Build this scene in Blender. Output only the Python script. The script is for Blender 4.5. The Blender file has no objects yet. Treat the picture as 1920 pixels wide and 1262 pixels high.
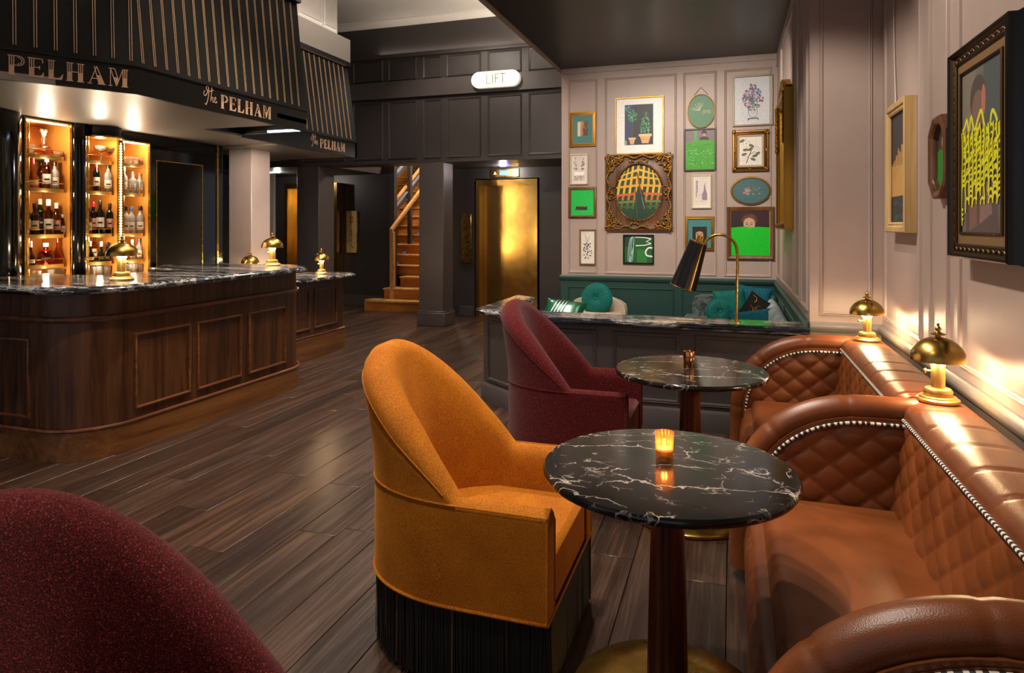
import bpy, bmesh, math, random
from mathutils import Vector, Matrix
R = random.Random(7)
PI = math.pi
SC = bpy.context.scene
COL = SC.collection

# ---------------------------------------------------------------- camera
cam_d = bpy.data.cameras.new('camera'); cam = bpy.data.objects.new('camera', cam_d); COL.objects.link(cam)
cam.location = (0, 0, 1.5); cam.rotation_euler = (PI/2, 0, math.radians(18.174))
cam_d.sensor_width = 36; cam_d.lens = 1255/1920*36; cam_d.shift_y = -209/1920; cam_d.clip_start = .05
SC.camera = cam
# ---------------------------------------------------------------- exposure, world
vs = SC.view_settings
vs.view_transform = 'Standard'; vs.look = 'None'; vs.gamma = 1; vs.exposure = 0.58; vs.use_curve_mapping = False
W = bpy.data.worlds.new('world'); SC.world = W; W.use_nodes = True
bg = W.node_tree.nodes['Background']; bg.inputs[0].default_value = (.90, .90, 1.0, 1); bg.inputs[1].default_value = .26

# ---------------------------------------------------------------- ceiling downlights (recessed spots of the room, some added to brighten single surfaces)
WARM = (1.0, .80, .58); NEUT = (1.0, .89, .76)
def spot(loc, target, power, angle=70, blend=.6, color=NEUT, size=.06):
    d = bpy.data.lights.new('downlight', 'SPOT'); d.energy = power; d.color = color
    d.spot_size = math.radians(angle); d.spot_blend = blend; d.shadow_soft_size = size
    o = bpy.data.objects.new('downlight', d); COL.objects.link(o); o.location = loc
    o.rotation_euler = (Vector(target)-Vector(loc)).to_track_quat('-Z', 'Y').to_euler()
    return o
SPOTS = [  # location, target, power, cone
    ((-1.0, 1.2, 3.54), (-1.0, 1.6, 0), 150, 90, NEUT),
    ((-.9, 2.6, 3.54), (-.75, 2.6, 0), 150, 90, NEUT),
    ((-.9, 4.1, 3.54), (-.6, 4.0, 0), 130, 90, NEUT),
    ((-.9, 3.2, 3.54), (.96, 3.3, 1.6), 150, 75, NEUT),
    ((-.2, 3.5, 3.54), (.76, 5.06, 1.7), 120, 50, NEUT),  # spot added to brighten the pier front
    ((-1.4, 5.7, 3.54), (-1.3, 8.67, 1.7), 190, 75, NEUT),
    ((-.3, 5.7, 3.54), (.05, 8.67, 1.8), 190, 75, NEUT),
    ((-1.0, 5.9, 3.54), (-.8, 7.6, .3), 60, 80, NEUT),
    ((-2.6, 2.6, 4.5), (-2.5, 2.8, 0), 200, 80, NEUT),
    ((-2.9, 4.6, 4.5), (-2.6, 4.6, 0), 260, 80, NEUT),
    ((-3.2, 6.4, 4.5), (-3.1, 6.5, 0), 220, 80, NEUT),
    ((-3.4, 7.6, 4.5), (-3.6, 9.0, 2.6), 90, 90, NEUT),
    ((-2.9, 3.9, 4.5), (-3.9, 4.4, .5), 120, 60, WARM),
    ((-3.0, 6.2, 4.5), (-4.7, 7.0, 3.5), 110, 60, NEUT),
    ((-4.2, 5.75, 2.36), (-5.3, 6.5, 1.5), 75, 80, NEUT),  # spot added to brighten the bar column
    ((-4.25, 4.3, 2.37), (-4.3, 4.3, 1.1), 20, 95, WARM),
    ((-4.25, 5.1, 2.37), (-4.2, 5.1, 1.1), 16, 95, NEUT),
    ((-4.75, 6.7, 2.35), (-4.7, 6.7, .9), 16, 95, NEUT),
    ((-4.2, 8.5, 4.5), (-3.6, 7.0, 0), 160, 80, NEUT),
]
for l, t, p, a, c in SPOTS:
    spot(l, t, p, a, .7, c)
def cove(loc, sx, sy, power, rot=(PI, 0, 0), color=NEUT):   # unseen upward area lights added to brighten the high ceiling
    d = bpy.data.lights.new('added_uplight', 'AREA'); d.shape = 'RECTANGLE'; d.size = sx; d.size_y = sy; d.energy = power; d.color = color
    o = bpy.data.objects.new('added_uplight', d); COL.objects.link(o); o.location = loc; o.rotation_euler = rot
cove((-4.76, 6.5, 3.93), .06, 2.0, 3)
cove((-3.6, 9.03, 4.085), 3.0, .03, 2)
cove((-2.32, 5.0, 3.66), .12, 7.0, 170)


# ---------------------------------------------------------------- helpers
def lin(h):
    h = h.lstrip('#'); out = []
    for i in (0, 2, 4):
        c = int(h[i:i+2], 16)/255
        out.append(c/12.92 if c <= .04045 else ((c+.055)/1.055)**2.4)
    return tuple(out)+(1,)

class MB:
    def __init__(s): s.v = []; s.f = []; s.m = []; s.s = []; s.c = []
    def add(s, vs_, fs, mi=0, sm=False, col=None):
        b = len(s.v); s.v += [tuple(p) for p in vs_]
        for f in fs:
            s.f.append(tuple(b+i for i in f)); s.m.append(mi); s.s.append(sm); s.c.append(col)
        return s
    def box(s, x0, x1, y0, y1, z0, z1, b=0, mi=0):
        if x0 > x1: x0, x1 = x1, x0
        if y0 > y1: y0, y1 = y1, y0
        if z0 > z1: z0, z1 = z1, z0
        b = min(b, (x1-x0)/2.01, (y1-y0)/2.01, (z1-z0)/2.01)
        if b <= 0:
            v = [(x, y, z) for z in (z0, z1) for y in (y0, y1) for x in (x0, x1)]
            return s.add(v, [(0, 2, 3, 1), (4, 5, 7, 6), (0, 1, 5, 4), (2, 6, 7, 3), (0, 4, 6, 2), (1, 3, 7, 5)], mi)
        V = []; idx = {}
        for ix, x in ((0, x0), (1, x1)):
            for iy, y in ((0, y0), (1, y1)):
                for iz, z in ((0, z0), (1, z1)):
                    dx = b if ix == 0 else -b; dy = b if iy == 0 else -b; dz = b if iz == 0 else -b
                    idx[ix, iy, iz] = len(V)
                    V += [(x, y+dy, z+dz), (x+dx, y, z+dz), (x+dx, y+dy, z)]
        F = []
        for ix in (0, 1): F.append([idx[ix, a, c] for a, c in ((0, 0), (1, 0), (1, 1), (0, 1))])
        for iy in (0, 1): F.append([idx[a, iy, c]+1 for a, c in ((0, 0), (1, 0), (1, 1), (0, 1))])
        for iz in (0, 1): F.append([idx[a, c, iz]+2 for a, c in ((0, 0), (1, 0), (1, 1), (0, 1))])
        for a in (0, 1):
            for c in (0, 1):
                F.append([idx[a, c, 0], idx[a, c, 1], idx[a, c, 1]+1, idx[a, c, 0]+1])
                F.append([idx[a, 0, c], idx[a, 1, c], idx[a, 1, c]+2, idx[a, 0, c]+2])
                F.append([idx[0, a, c]+1, idx[1, a, c]+1, idx[1, a, c]+2, idx[0, a, c]+2])
        for k in idx.values(): F.append([k, k+1, k+2])
        return s.add(V, F, mi)
    def prism(s, poly, z0, z1, mi=0):
        n = len(poly)
        v = [(x, y, z0) for x, y in poly]+[(x, y, z1) for x, y in poly]
        return s.add(v, [tuple(range(n))[::-1], tuple(range(n, 2*n))]+[(i, (i+1) % n, n+(i+1) % n, n+i) for i in range(n)], mi)
    def layers(s, loops, mi=0, caps=True, sm=True):   # loops: lists of 3D points with equal counts
        n = len(loops[0]); v = [p for l in loops for p in l]
        f = [(k*n+i, k*n+(i+1) % n, (k+1)*n+(i+1) % n, (k+1)*n+i) for k in range(len(loops)-1) for i in range(n)]
        s.add(v, f, mi, sm)
        if caps:
            s.add(loops[0], [tuple(range(n))], mi); s.add(loops[-1], [tuple(range(n))], mi)
        return s
    def tube(s, pts, r, n=8, mi=0, closed=False, caps=True, flat=None, up=None):
        pts = [Vector(p) for p in pts]; m = len(pts); rs = r if isinstance(r, (list, tuple)) else [r]*m
        prev = None; loops = []
        for i, p in enumerate(pts):
            a = pts[i-1] if (i > 0 or closed) else p
            b = pts[(i+1) % m] if (i < m-1 or closed) else p
            t = (b-a).normalized()
            if up is not None: x = Vector(up).cross(t)
            elif prev is None:
                x = t.cross(Vector((0, 0, 1)))
                if x.length < 1e-3: x = t.cross(Vector((0, 1, 0)))
            else: x = prev-t*prev.dot(t)
            x.normalize(); prev = x; y = t.cross(x); fl = flat or 1
            loops.append([p+x*(math.cos(2*PI*k/n)*rs[i])+y*(math.sin(2*PI*k/n)*rs[i]*fl) for k in range(n)])
        if closed: s.layers(loops+[loops[0]], mi, False)
        else: s.layers(loops, mi, caps)
        return s
    def lathe(s, prof, c=(0, 0, 0), n=24, mi=0, sm=True, rib=0):
        loops = []
        for r, z in prof:
            loops.append([(c[0]+(r*(1+(rib if k % 2 else 0)))*math.cos(2*PI*k/n), c[1]+(r*(1+(rib if k % 2 else 0)))*math.sin(2*PI*k/n), c[2]+z) for k in range(n)])
        return s.layers(loops, mi, True, sm)
    def ell(s, c, rx, ry, rz, n=10, m=6, mi=0, col=None, rot=None):
        v = [Vector((0, 0, -rz))]
        for j in range(1, m):
            t = -PI/2+PI*j/m
            for i in range(n):
                a = 2*PI*i/n; v.append(Vector((rx*math.cos(t)*math.cos(a), ry*math.cos(t)*math.sin(a), rz*math.sin(t))))
        v.append(Vector((0, 0, rz)))
        if rot is not None: v = [rot @ p for p in v]
        c = Vector(c); v = [p+c for p in v]
        f = [(0, 1+(i+1) % n, 1+i) for i in range(n)]
        for j in range(m-2):
            a = 1+j*n
            f += [(a+i, a+(i+1) % n, a+n+(i+1) % n, a+n+i) for i in range(n)]
        a = 1+(m-2)*n; f += [(a+i, a+(i+1) % n, len(v)-1) for i in range(n)]
        return s.add(v, f, mi, True, col)
    def grid(s, fn, nu, nv, mi=0, sm=True, flip=False):
        v = [fn(i/nu, j/nv) for j in range(nv+1) for i in range(nu+1)]
        f = []
        for j in range(nv):
            for i in range(nu):
                q = (j*(nu+1)+i, j*(nu+1)+i+1, (j+1)*(nu+1)+i+1, (j+1)*(nu+1)+i)
                f.append(q[::-1] if flip else q)
        return s.add(v, f, mi, sm)
    def rectframe(s, O, U, V, w, h, prof, mi=0, sm=False):   # prof: (outward distance, height along normal), closed loop
        O, U, V = Vector(O), Vector(U), Vector(V); N = U.cross(V); loops = []
        for cx, cy, sx, sy in ((0, 0, -1, -1), (w, 0, 1, -1), (w, h, 1, 1), (0, h, -1, 1)):
            loops.append([O+U*(cx+sx*d)+V*(cy+sy*d)+N*e for d, e in prof])
        return s.layers(loops+[loops[0]], mi, False, sm)
    def ovalframe(s, O, U, V, rx, ry, prof, n=40, mi=0):
        O, U, V = Vector(O), Vector(U), Vector(V); N = U.cross(V); loops = []
        for k in range(n):
            a = 2*PI*k/n
            loops.append([O+U*((rx+d)*math.cos(a))+V*((ry+d)*math.sin(a))+N*e for d, e in prof])
        return s.layers(loops+[loops[0]], mi, False, True)
    def build(s, name, mat, parent=None, world=True, recalc=True, angle=40):
        me = bpy.data.meshes.new(name)
        off = Vector((0, 0, 0))
        if parent is not None and world:
            p = parent
            while p is not None: off = off+p.location; p = p.parent
        me.from_pydata([Vector(p)-off for p in s.v], [], s.f)
        mats = mat if isinstance(mat, (list, tuple)) else [mat]
        for m in mats: me.materials.append(m)
        me.polygons.foreach_set('material_index', s.m)
        me.polygons.foreach_set('use_smooth', s.s)
        if any(c is not None for c in s.c):
            at = me.color_attributes.new('paint', 'FLOAT_COLOR', 'CORNER')
            k = 0; arr = [0.0]*(4*len(me.loops))
            for p, c in zip(me.polygons, s.c):
                c = c or (1, 1, 1, 1)
                for li in p.loop_indices: arr[4*li:4*li+4] = c
            at.data.foreach_set('color', arr)
        if recalc:
            bm = bmesh.new(); bm.from_mesh(me); bmesh.ops.recalc_face_normals(bm, faces=bm.faces); bm.to_mesh(me); bm.free()
        me.set_sharp_from_angle(angle=math.radians(angle))
        o = bpy.data.objects.new(name, me); COL.objects.link(o)
        if parent is not None: o.parent = parent
        return o

def tag(o, label, cat, group=None, kind=None):
    if label: o['label'] = label
    if cat: o['category'] = cat
    if group: o['group'] = group
    if kind: o['kind'] = kind
    return o
def thing(name, label, cat, loc=(0, 0, 0), group=None, kind=None):
    o = bpy.data.objects.new(name, None); COL.objects.link(o); o.location = loc; o.empty_display_size = .1
    return tag(o, label, cat, group, kind)
def copy_tree(o, parent=None):
    c = o.copy(); COL.objects.link(c); c.parent = parent
    for ch in list(o.children): copy_tree(ch, c)
    return c
def arc(cx, cy, r, a0, a1, n=10):
    return [(cx+r*math.cos(math.radians(a0+(a1-a0)*i/n)), cy+r*math.sin(math.radians(a0+(a1-a0)*i/n))) for i in range(n+1)]
def bez(p, n=12):   # Catmull-Rom through points
    p = [Vector(q) for q in p]; out = []
    for i in range(len(p)-1):
        a = p[max(i-1, 0)]; b = p[i]; c = p[i+1]; d = p[min(i+2, len(p)-1)]
        for k in range(n):
            t = k/n
            out.append(.5*((2*b)+(c-a)*t+(2*a-5*b+4*c-d)*t*t+(3*b-a-3*c+d)*t**3))
    out.append(p[-1]); return out

# ---------------------------------------------------------------- materials
class NT:
    def __init__(s, name):
        s.m = bpy.data.materials.new(name); s.m.use_nodes = True; s.t = s.m.node_tree; s.b = s.t.nodes['Principled BSDF']
    def n(s, typ, ins=None, **kw):
        x = s.t.nodes.new(typ)
        for k, v in kw.items(): setattr(x, k, v)
        for k, v in (ins or {}).items():
            if hasattr(v, 'links'): s.t.links.new(v, x.inputs[k])
            else: x.inputs[k].default_value = v
        return x
    def link(s, a, k):
        s.t.links.new(a, s.b.inputs[k] if isinstance(k, str) else k)
    def set(s, **kw):
        for k, v in kw.items(): s.b.inputs[k.replace('_', ' ')].default_value = v
        return s
    def ramp(s, fac, stops):
        r = s.n('ShaderNodeValToRGB', {0: fac}); e = r.color_ramp.elements
        while len(e) < len(stops): e.new(.5)
        for q, (p, c) in zip(e, stops): q.position = p; q.color = c
        return r.outputs[0]
    def coord(s, scale=(1, 1, 1), kind='Object', rot=(0, 0, 0), rnd=False):
        c = s.n('ShaderNodeTexCoord').outputs[kind]
        if rnd:
            oi = s.n('ShaderNodeObjectInfo').outputs['Random']
            mul = s.n('ShaderNodeMath', {0: oi, 1: 37.0}, operation='MULTIPLY').outputs[0]
            cb = s.n('ShaderNodeCombineXYZ', {0: mul, 1: mul, 2: mul}).outputs[0]
            c = s.n('ShaderNodeVectorMath', {0: c, 1: cb}, operation='ADD').outputs[0]
        return s.n('ShaderNodeMapping', {'Vector': c, 'Scale': scale, 'Rotation': rot}).outputs[0]
    def bump(s, h, strength=.2, dist=.01):
        b = s.n('ShaderNodeBump', {'Height': h, 'Strength': strength, 'Distance': dist}); s.link(b.outputs[0], 'Normal')
        return b
def g(v): return (v, v, v, 1)
def plain(name, col, rough=.5, metal=0., spec=.5, **kw):
    t = NT(name); c = lin(col) if isinstance(col, str) else col
    t.set(Base_Color=c, Roughness=rough, Metallic=metal, **{'Specular_IOR_Level': spec})
    for k, v in kw.items(): t.b.inputs[k.replace('_', ' ')].default_value = v
    return t.m
def paintmat(name, col, rough=.5, var=.06):
    t = NT(name); c = lin(col); no = t.n('ShaderNodeTexNoise', {'Vector': t.coord((3, 3, 3)), 'Scale': 2.0, 'Detail': 5.0}).outputs[0]
    t.link(t.ramp(no, [(.3, tuple(x*(1-var) for x in c[:3])+(1,)), (.7, tuple(min(1, x*(1+var)) for x in c[:3])+(1,))]), 'Base Color')
    t.set(Roughness=rough)
    f = t.n('ShaderNodeTexNoise', {'Vector': t.coord((1, 1, 1)), 'Scale': 180.0}).outputs[0]; t.bump(f, .03, .002)
    return t.m
def wood(name, cols, rough=.4, axis='z', scale=1., rnd=False, contrast=1., bump=.06):
    t = NT(name); st = {'z': (14, 14, .8), 'x': (.8, 14, 14), 'y': (14, .8, 14)}[axis]
    st = tuple(q*scale for q in st)
    v = t.coord(st, rnd=rnd)
    n1 = t.n('ShaderNodeTexNoise', {'Vector': v, 'Scale': 1.0, 'Detail': 6.0, 'Roughness': .6, 'Distortion': 1.2}).outputs[0]
    n2 = t.n('ShaderNodeTexNoise', {'Vector': v, 'Scale': 7.0, 'Detail': 4.0}).outputs[0]
    mx = t.n('ShaderNodeMath', {0: n2, 1: .35, 2: 0}, operation='MULTIPLY_ADD'); t.t.links.new(n1, mx.inputs[2])
    base = t.ramp(mx.outputs[0], [(.42, lin(cols[0])), (.62, lin(cols[1])), (.85, lin(cols[2]))])
    if rnd:
        oi = t.n('ShaderNodeObjectInfo').outputs['Random']
        val = t.n('ShaderNodeMapRange', {0: oi, 3: .62, 4: 1.35}).outputs[0]
        hsv = t.n('ShaderNodeHueSaturation', {'Value': val, 'Color': base}); base = hsv.outputs[0]
    t.link(base, 'Base Color'); t.set(Roughness=rough)
    rr = t.n('ShaderNodeMapRange', {0: n2, 3: rough-.07, 4: rough+.1}).outputs[0]; t.link(rr, 'Roughness')
    t.bump(mx.outputs[0], bump, .01)
    return t.m
def plankwood(name, cols):
    t = NT(name); v = t.coord((22, 1.2, 22), rnd=True)
    n1 = t.n('ShaderNodeTexNoise', {'Vector': v, 'Scale': 1.0, 'Detail': 7.0, 'Roughness': .65, 'Distortion': .6}).outputs[0]
    n2 = t.n('ShaderNodeTexNoise', {'Vector': t.coord((5, .9, 5), rnd=True), 'Scale': 1.0, 'Detail': 3.0}).outputs[0]
    wv = t.n('ShaderNodeTexWave', {'Vector': t.coord((7, .55, 7), rnd=True), 'Scale': 2.2, 'Distortion': 9.0, 'Detail': 3.0, 'Detail Scale': .8}).outputs['Fac']
    a = t.n('ShaderNodeMath', {0: wv, 1: .09, 2: 0}, operation='MULTIPLY_ADD'); t.t.links.new(n1, a.inputs[2])
    b = t.n('ShaderNodeMath', {0: n2, 1: .35, 2: 0}, operation='MULTIPLY_ADD'); t.t.links.new(a.outputs[0], b.inputs[2])
    base = t.ramp(b.outputs[0], [(.42, lin(cols[0])), (.70, lin(cols[1])), (1.0, lin(cols[2]))])
    oi = t.n('ShaderNodeObjectInfo').outputs['Random']; val = t.n('ShaderNodeMapRange', {0: oi, 3: .75, 4: 1.35}).outputs[0]; sat = t.n('ShaderNodeMapRange', {0: n2, 3: .7, 4: 1.2}).outputs[0]
    t.link(t.n('ShaderNodeHueSaturation', {'Value': val, 'Saturation': sat, 'Color': base}).outputs[0], 'Base Color')
    t.link(t.n('ShaderNodeMapRange', {0: n1, 3: .22, 4: .40}).outputs[0], 'Roughness'); t.bump(b.outputs[0], .14, .008); return t.m
def streakstone(name):
    t = NT(name)
    def band(scale, rot, det):
        v = t.coord(scale, rot=rot)
        d = t.n('ShaderNodeTexNoise', {'Vector': t.coord((2.2, 2.2, 2.2)), 'Scale': 2.0, 'Detail': 4.0}).outputs['Color']
        dv = t.n('ShaderNodeVectorMath', {0: d, 1: (1.6, 1.6, 1.6)}, operation='MULTIPLY').outputs[0]
        vv = t.n('ShaderNodeVectorMath', {0: v, 1: dv}, operation='ADD').outputs[0]
        return t.n('ShaderNodeTexNoise', {'Vector': vv, 'Scale': 1.0, 'Detail': det, 'Roughness': .65}).outputs[0]
    a = band((1.2, 9, 26), (0, 0, .5), 6.0); b = band((3, 26, 60), (0, 0, .5), 4.0)
    mx = t.n('ShaderNodeMath', {0: b, 1: .45, 2: 0}, operation='MULTIPLY_ADD'); t.t.links.new(a, mx.inputs[2])
    t.link(t.ramp(mx.outputs[0], [(.50, lin('#0c0d10')), (.66, lin('#1d1f25')), (.75, lin('#44464e')), (.81, lin('#b5b0aa')), (.86, lin('#34353c'))]), 'Base Color'); t.set(Roughness=.13)
    return t.m
def veinstone(name):
    t = NT(name); fac = None
    no = t.n('ShaderNodeTexNoise', {'Vector': t.coord((1, 1, 1)), 'Scale': 6.0, 'Detail': 6.0, 'Roughness': .62}).outputs['Color']
    no = t.n('ShaderNodeVectorMath', {0: no, 1: (-.5, -.5, -.5)}, operation='ADD').outputs[0]
    for sc, amp, w, lo, hi, seed, k in (((3.0, 7.5, 3), 1.1, .020, .47, .60, .35, 1.), ((7.0, 3.2, 3), .9, .016, .53, .63, .2, .8), ((9.0, 20.0, 9), 2.2, .030, .52, .66, .5, .55)):
        dv = t.n('ShaderNodeVectorMath', {0: no, 1: (amp, amp, amp)}, operation='MULTIPLY').outputs[0]
        vv = t.n('ShaderNodeVectorMath', {0: t.coord(sc, rot=(0, 0, seed)), 1: dv}, operation='ADD').outputs[0]
        d = t.n('ShaderNodeTexVoronoi', {'Vector': vv, 'Scale': 1.0}, feature='DISTANCE_TO_EDGE').outputs['Distance']
        line = t.ramp(d, [(0, g(k)), (w*.45, g(.5*k)), (w*1.3, g(0))])
        mk = t.n('ShaderNodeTexNoise', {'Vector': t.coord((1, 1.6, 1), rot=(0, 0, seed*9)), 'Scale': 5.0+4*seed, 'Detail': 3.0}).outputs[0]; mk = t.ramp(mk, [(lo, g(0)), (hi, g(1))])
        q = t.n('ShaderNodeMath', {0: line, 1: mk}, operation='MULTIPLY').outputs[0]
        fac = q if fac is None else t.n('ShaderNodeMath', {0: fac, 1: q}, operation='MAXIMUM').outputs[0]
    cl_ = t.n('ShaderNodeTexNoise', {'Vector': t.coord((5, 5, 5)), 'Scale': 1.0, 'Detail': 4.0}).outputs[0]
    base = t.ramp(cl_, [(.35, lin('#0b0a09')), (.7, lin('#24211e'))])
    mix = t.n('ShaderNodeMix', None, data_type='RGBA'); t.t.links.new(fac, mix.inputs[0]); t.t.links.new(base, mix.inputs[6]); mix.inputs[7].default_value = lin('#d2c4b8')
    t.link(mix.outputs[2], 'Base Color'); t.set(Roughness=.14); return t.m
def glowglass(name, col):
    t = NT(name); c = lin(col); tr = t.n('ShaderNodeBsdfTranslucent', {'Color': c}); tp = t.n('ShaderNodeBsdfTransparent', {'Color': lin('#ffdcae')}); t.set(Base_Color=c, Roughness=.1, Metallic=.6)
    a = t.n('ShaderNodeMixShader', {0: .8}); t.t.links.new(tr.outputs[0], a.inputs[1]); t.t.links.new(tp.outputs[0], a.inputs[2])
    b = t.n('ShaderNodeMixShader', {0: .18}); t.t.links.new(a.outputs[0], b.inputs[1]); t.t.links.new(t.b.outputs[0], b.inputs[2])
    t.t.links.new(b.outputs[0], t.t.nodes['Material Output'].inputs[0]); return t.m
def tweed(name, dark, mid, fleck):
    t = NT(name); v = t.coord((1, 1, 1))
    n1 = t.n('ShaderNodeTexNoise', {'Vector': v, 'Scale': 260.0, 'Detail': 3.0, 'Roughness': .7}).outputs[0]; n2 = t.n('ShaderNodeTexNoise', {'Vector': v, 'Scale': 420.0, 'Detail': 1.0}).outputs[0]
    mx = t.n('ShaderNodeMath', {0: n2, 1: .5, 2: 0}, operation='MULTIPLY_ADD'); t.t.links.new(n1, mx.inputs[2])
    t.link(t.ramp(mx.outputs[0], [(.62, lin(dark)), (.86, lin(mid)), (.98, lin(fleck))]), 'Base Color'); t.set(Roughness=.95, Sheen_Weight=.08, Specular_IOR_Level=.15); t.bump(mx.outputs[0], .5, .004); return t.m
def fabric(name, c1, c2, rough=.9, sheen=.5, scale=220, bump=.25, tint=None, dist=.004):
    t = NT(name); v = t.coord((1, 1, 1))
    n1 = t.n('ShaderNodeTexNoise', {'Vector': v, 'Scale': scale, 'Detail': 2.0}).outputs[0]
    n2 = t.n('ShaderNodeTexNoise', {'Vector': v, 'Scale': 7.0, 'Detail': 3.0}).outputs[0]
    mx = t.n('ShaderNodeMath', {0: n2, 1: .35, 2: 0}, operation='MULTIPLY_ADD'); t.t.links.new(n1, mx.inputs[2])
    t.link(t.ramp(mx.outputs[0], [(.52, lin(c1)), (.86, lin(c2))]), 'Base Color')
    t.set(Roughness=rough, Sheen_Weight=sheen, Sheen_Roughness=.4, Sheen_Tint=lin(tint or c2), Specular_IOR_Level=.2); t.bump(n1, bump, dist)
    return t.m
def metal(name, col, rough=.25, brushed=0, var=.0):
    t = NT(name); t.set(Base_Color=lin(col), Metallic=1., Roughness=rough)
    no = t.n('ShaderNodeTexNoise', {'Vector': t.coord((4, 4, 4)), 'Scale': 3.0, 'Detail': 5.0}).outputs[0]
    t.link(t.n('ShaderNodeMapRange', {0: no, 3: max(.02, rough-.04), 4: rough+.06}).outputs[0], 'Roughness')
    if brushed:
        nb = t.n('ShaderNodeTexNoise', {'Vector': t.coord((2, 2, 300) if brushed == 1 else (200, 200, 2)), 'Scale': 1.0}).outputs[0]; t.bump(nb, .05, .002)
    return t.m
def leather(name, c1, c2):
    t = NT(name); v = t.coord()
    n = t.n('ShaderNodeTexNoise', {'Vector': v, 'Scale': 5.0, 'Detail': 5.0}).outputs[0]
    t.link(t.ramp(n, [(.3, lin(c1)), (.72, lin(c2))]), 'Base Color')
    vo = t.n('ShaderNodeTexVoronoi', {'Vector': v, 'Scale': 320.0}).outputs['Distance']
    t.set(Roughness=.36, Specular_IOR_Level=.5); t.bump(vo, .12, .003)
    t.link(t.n('ShaderNodeMapRange', {0: n, 3: .28, 4: .45}).outputs[0], 'Roughness')
    return t.m
def emit(name, col, strength):
    t = NT(name); c = lin(col); t.set(Base_Color=c, Emission_Color=c, Emission_Strength=strength); return t.m
def glass(name, col='#ffffff', rough=.02, ior=1.45):
    return plain(name, col, rough, 0, .5, Transmission_Weight=1., IOR=ior)

M = {}
M['plank'] = plankwood('oak_planks', ('#21130c', '#35231a', '#543d2f'))
M['subfloor'] = plain('subfloor', '#0d0907', .9)
M['walnut'] = wood('walnut_veneer', ('#29150b', '#4a2812', '#68401f'), .38, 'z', .9)
M['walnut_mould'] = wood('walnut_moulding', ('#472514', '#613822', '#7c4d30'), .3, 'y', 1.)
M['plinth'] = wood('walnut_plinth', ('#4a2a12', '#704420', '#8a5a2c'), .35, 'y', .7)
M['taupe'] = paintmat('taupe_paint', '#ad988e', .45, .03)
M['taupe_grey'] = paintmat('grey_taupe_paint', '#7f7872', .45, .03)
M['charcoal'] = paintmat('charcoal_paint', '#3a3433', .42, .05)
M['charcoal2'] = paintmat('charcoal_panel_paint', '#4a4242', .45, .05)
M['soffit'] = paintmat('dark_ceiling_paint', '#2b2b2b', .35, .05)
M['white'] = paintmat('ceiling_white', '#cfc7bd', .7, .02)
M['green'] = paintmat('green_dado_paint', '#22413b', .4, .05)
M['bar_stone'] = streakstone('streaked_bar_marble')
M['table_stone'] = veinstone('black_table_marble')
M['brass'] = metal('satin_brass', '#c39a4a', .26)
M['brass_satin'] = metal('pale_satin_brass', '#dcb46a', .36)
M['brass_dome'] = metal('antique_brass', '#b48e46', .27)
M['clear_bottle'] = plain('clear_bottle_glass', '#f2f4f2', .06, 0, .5, Transmission_Weight=.72, IOR=1.4)
M['brass_lift'] = metal('brushed_lift_brass', '#d9b060', .17, 1)
M['gold_leaf'] = metal('old_gold_leaf', '#a87b35', .42)
M['bronze'] = metal('dark_bronze_gilt', '#86602e', .42)
M['black_lacquer'] = plain('black_lacquer', '#060505', .08)
M['black_paint'] = plain('black_satin', '#0b0a0a', .35)
M['black_cloth'] = fabric('black_awning_cloth', '#0a0909', '#141212', .8, .1, 400, .08)
M['pinstripe'] = plain('pinstripe_gold', '#a88a68', .5)
M['letter'] = plain('letter_copper', '#c9a184', .45, .2)
M['orange'] = fabric('orange_velvet', '#924b0a', '#bf7412', .8, .2, 260, .12, '#ffb050')
M['red'] = tweed('red_tweed', '#280405', '#5e1113', '#9c4e46')
M['fringe_glint'] = plain('lit_fringe_strand', '#6e421e', .5)  # orange light on the fringe, put into the colour of some strands
M['fringe'] = plain('black_fringe', '#070606', .6)
M['leather'] = leather('tan_leather', '#5e3014', '#7e421c')
M['zebra_w'] = plain('piping_cream', '#d8cfc0', .6); M['zebra_b'] = plain('piping_black', '#0c0a09', .6)
M['table_wood'] = wood('table_column_walnut', ('#2d130a', '#4c220f', '#6a3418'), .25, 'z', .8)
M['niche'] = plain('niche_ochre', '#b87a34', .35, .25)
M['led'] = emit('led_strip', '#ffe2b8', 5)
M['lamp_glow'] = emit('lamp_diffuser', '#ffd9a0', 7)
M['flame'] = emit('candle_flame', '#ffb860', 18)
M['glass'] = plain('clear_glass', '#f4f6f4', .03, 0, .5, Transmission_Weight=.95, IOR=1.45); M['amber_glass'] = glass('amber_liquid', '#e8963c'); M['cognac'] = glass('cognac_liquid', '#c8381c'); M['crystal'] = glass('cut_crystal')
M['votive'] = glowglass('amber_ribbed_glass', '#ffc68a'); M['copper'] = metal('copper_votive', '#d69660', .12)
M['dark_bottle'] = plain('dark_bottle_glass', '#0b0c08', .06); M['brown_bottle'] = plain('brown_bottle_glass', '#2a0e04', .06)
M['green_glass'] = glass('green_glass', '#2f9a48')
M['label_w'] = plain('label_white', '#e6e0d2', .6); M['label_c'] = plain('label_cream', '#d9c7a0', .6); M['label_k'] = plain('label_black', '#171411', .5); M['label_p'] = plain('label_pink', '#d99a86', .6)
M['cap_r'] = plain('cap_red', '#b0161a', .35); M['cap_k'] = plain('cap_black', '#111111', .35)
M['cap_w'] = plain('cap_white', '#e8e3da', .4); M['cap_b'] = plain('cap_blue', '#31507a', .4); M['cap_g'] = plain('cap_green', '#1e6a4a', .4)
M['mirror'] = plain('mirror_glass', '#d8dcdc', .02, 1.)
M['teal'] = fabric('teal_velvet', '#04403c', '#0d7068', .7, .6, 200, .2, '#40d0c0')
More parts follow.
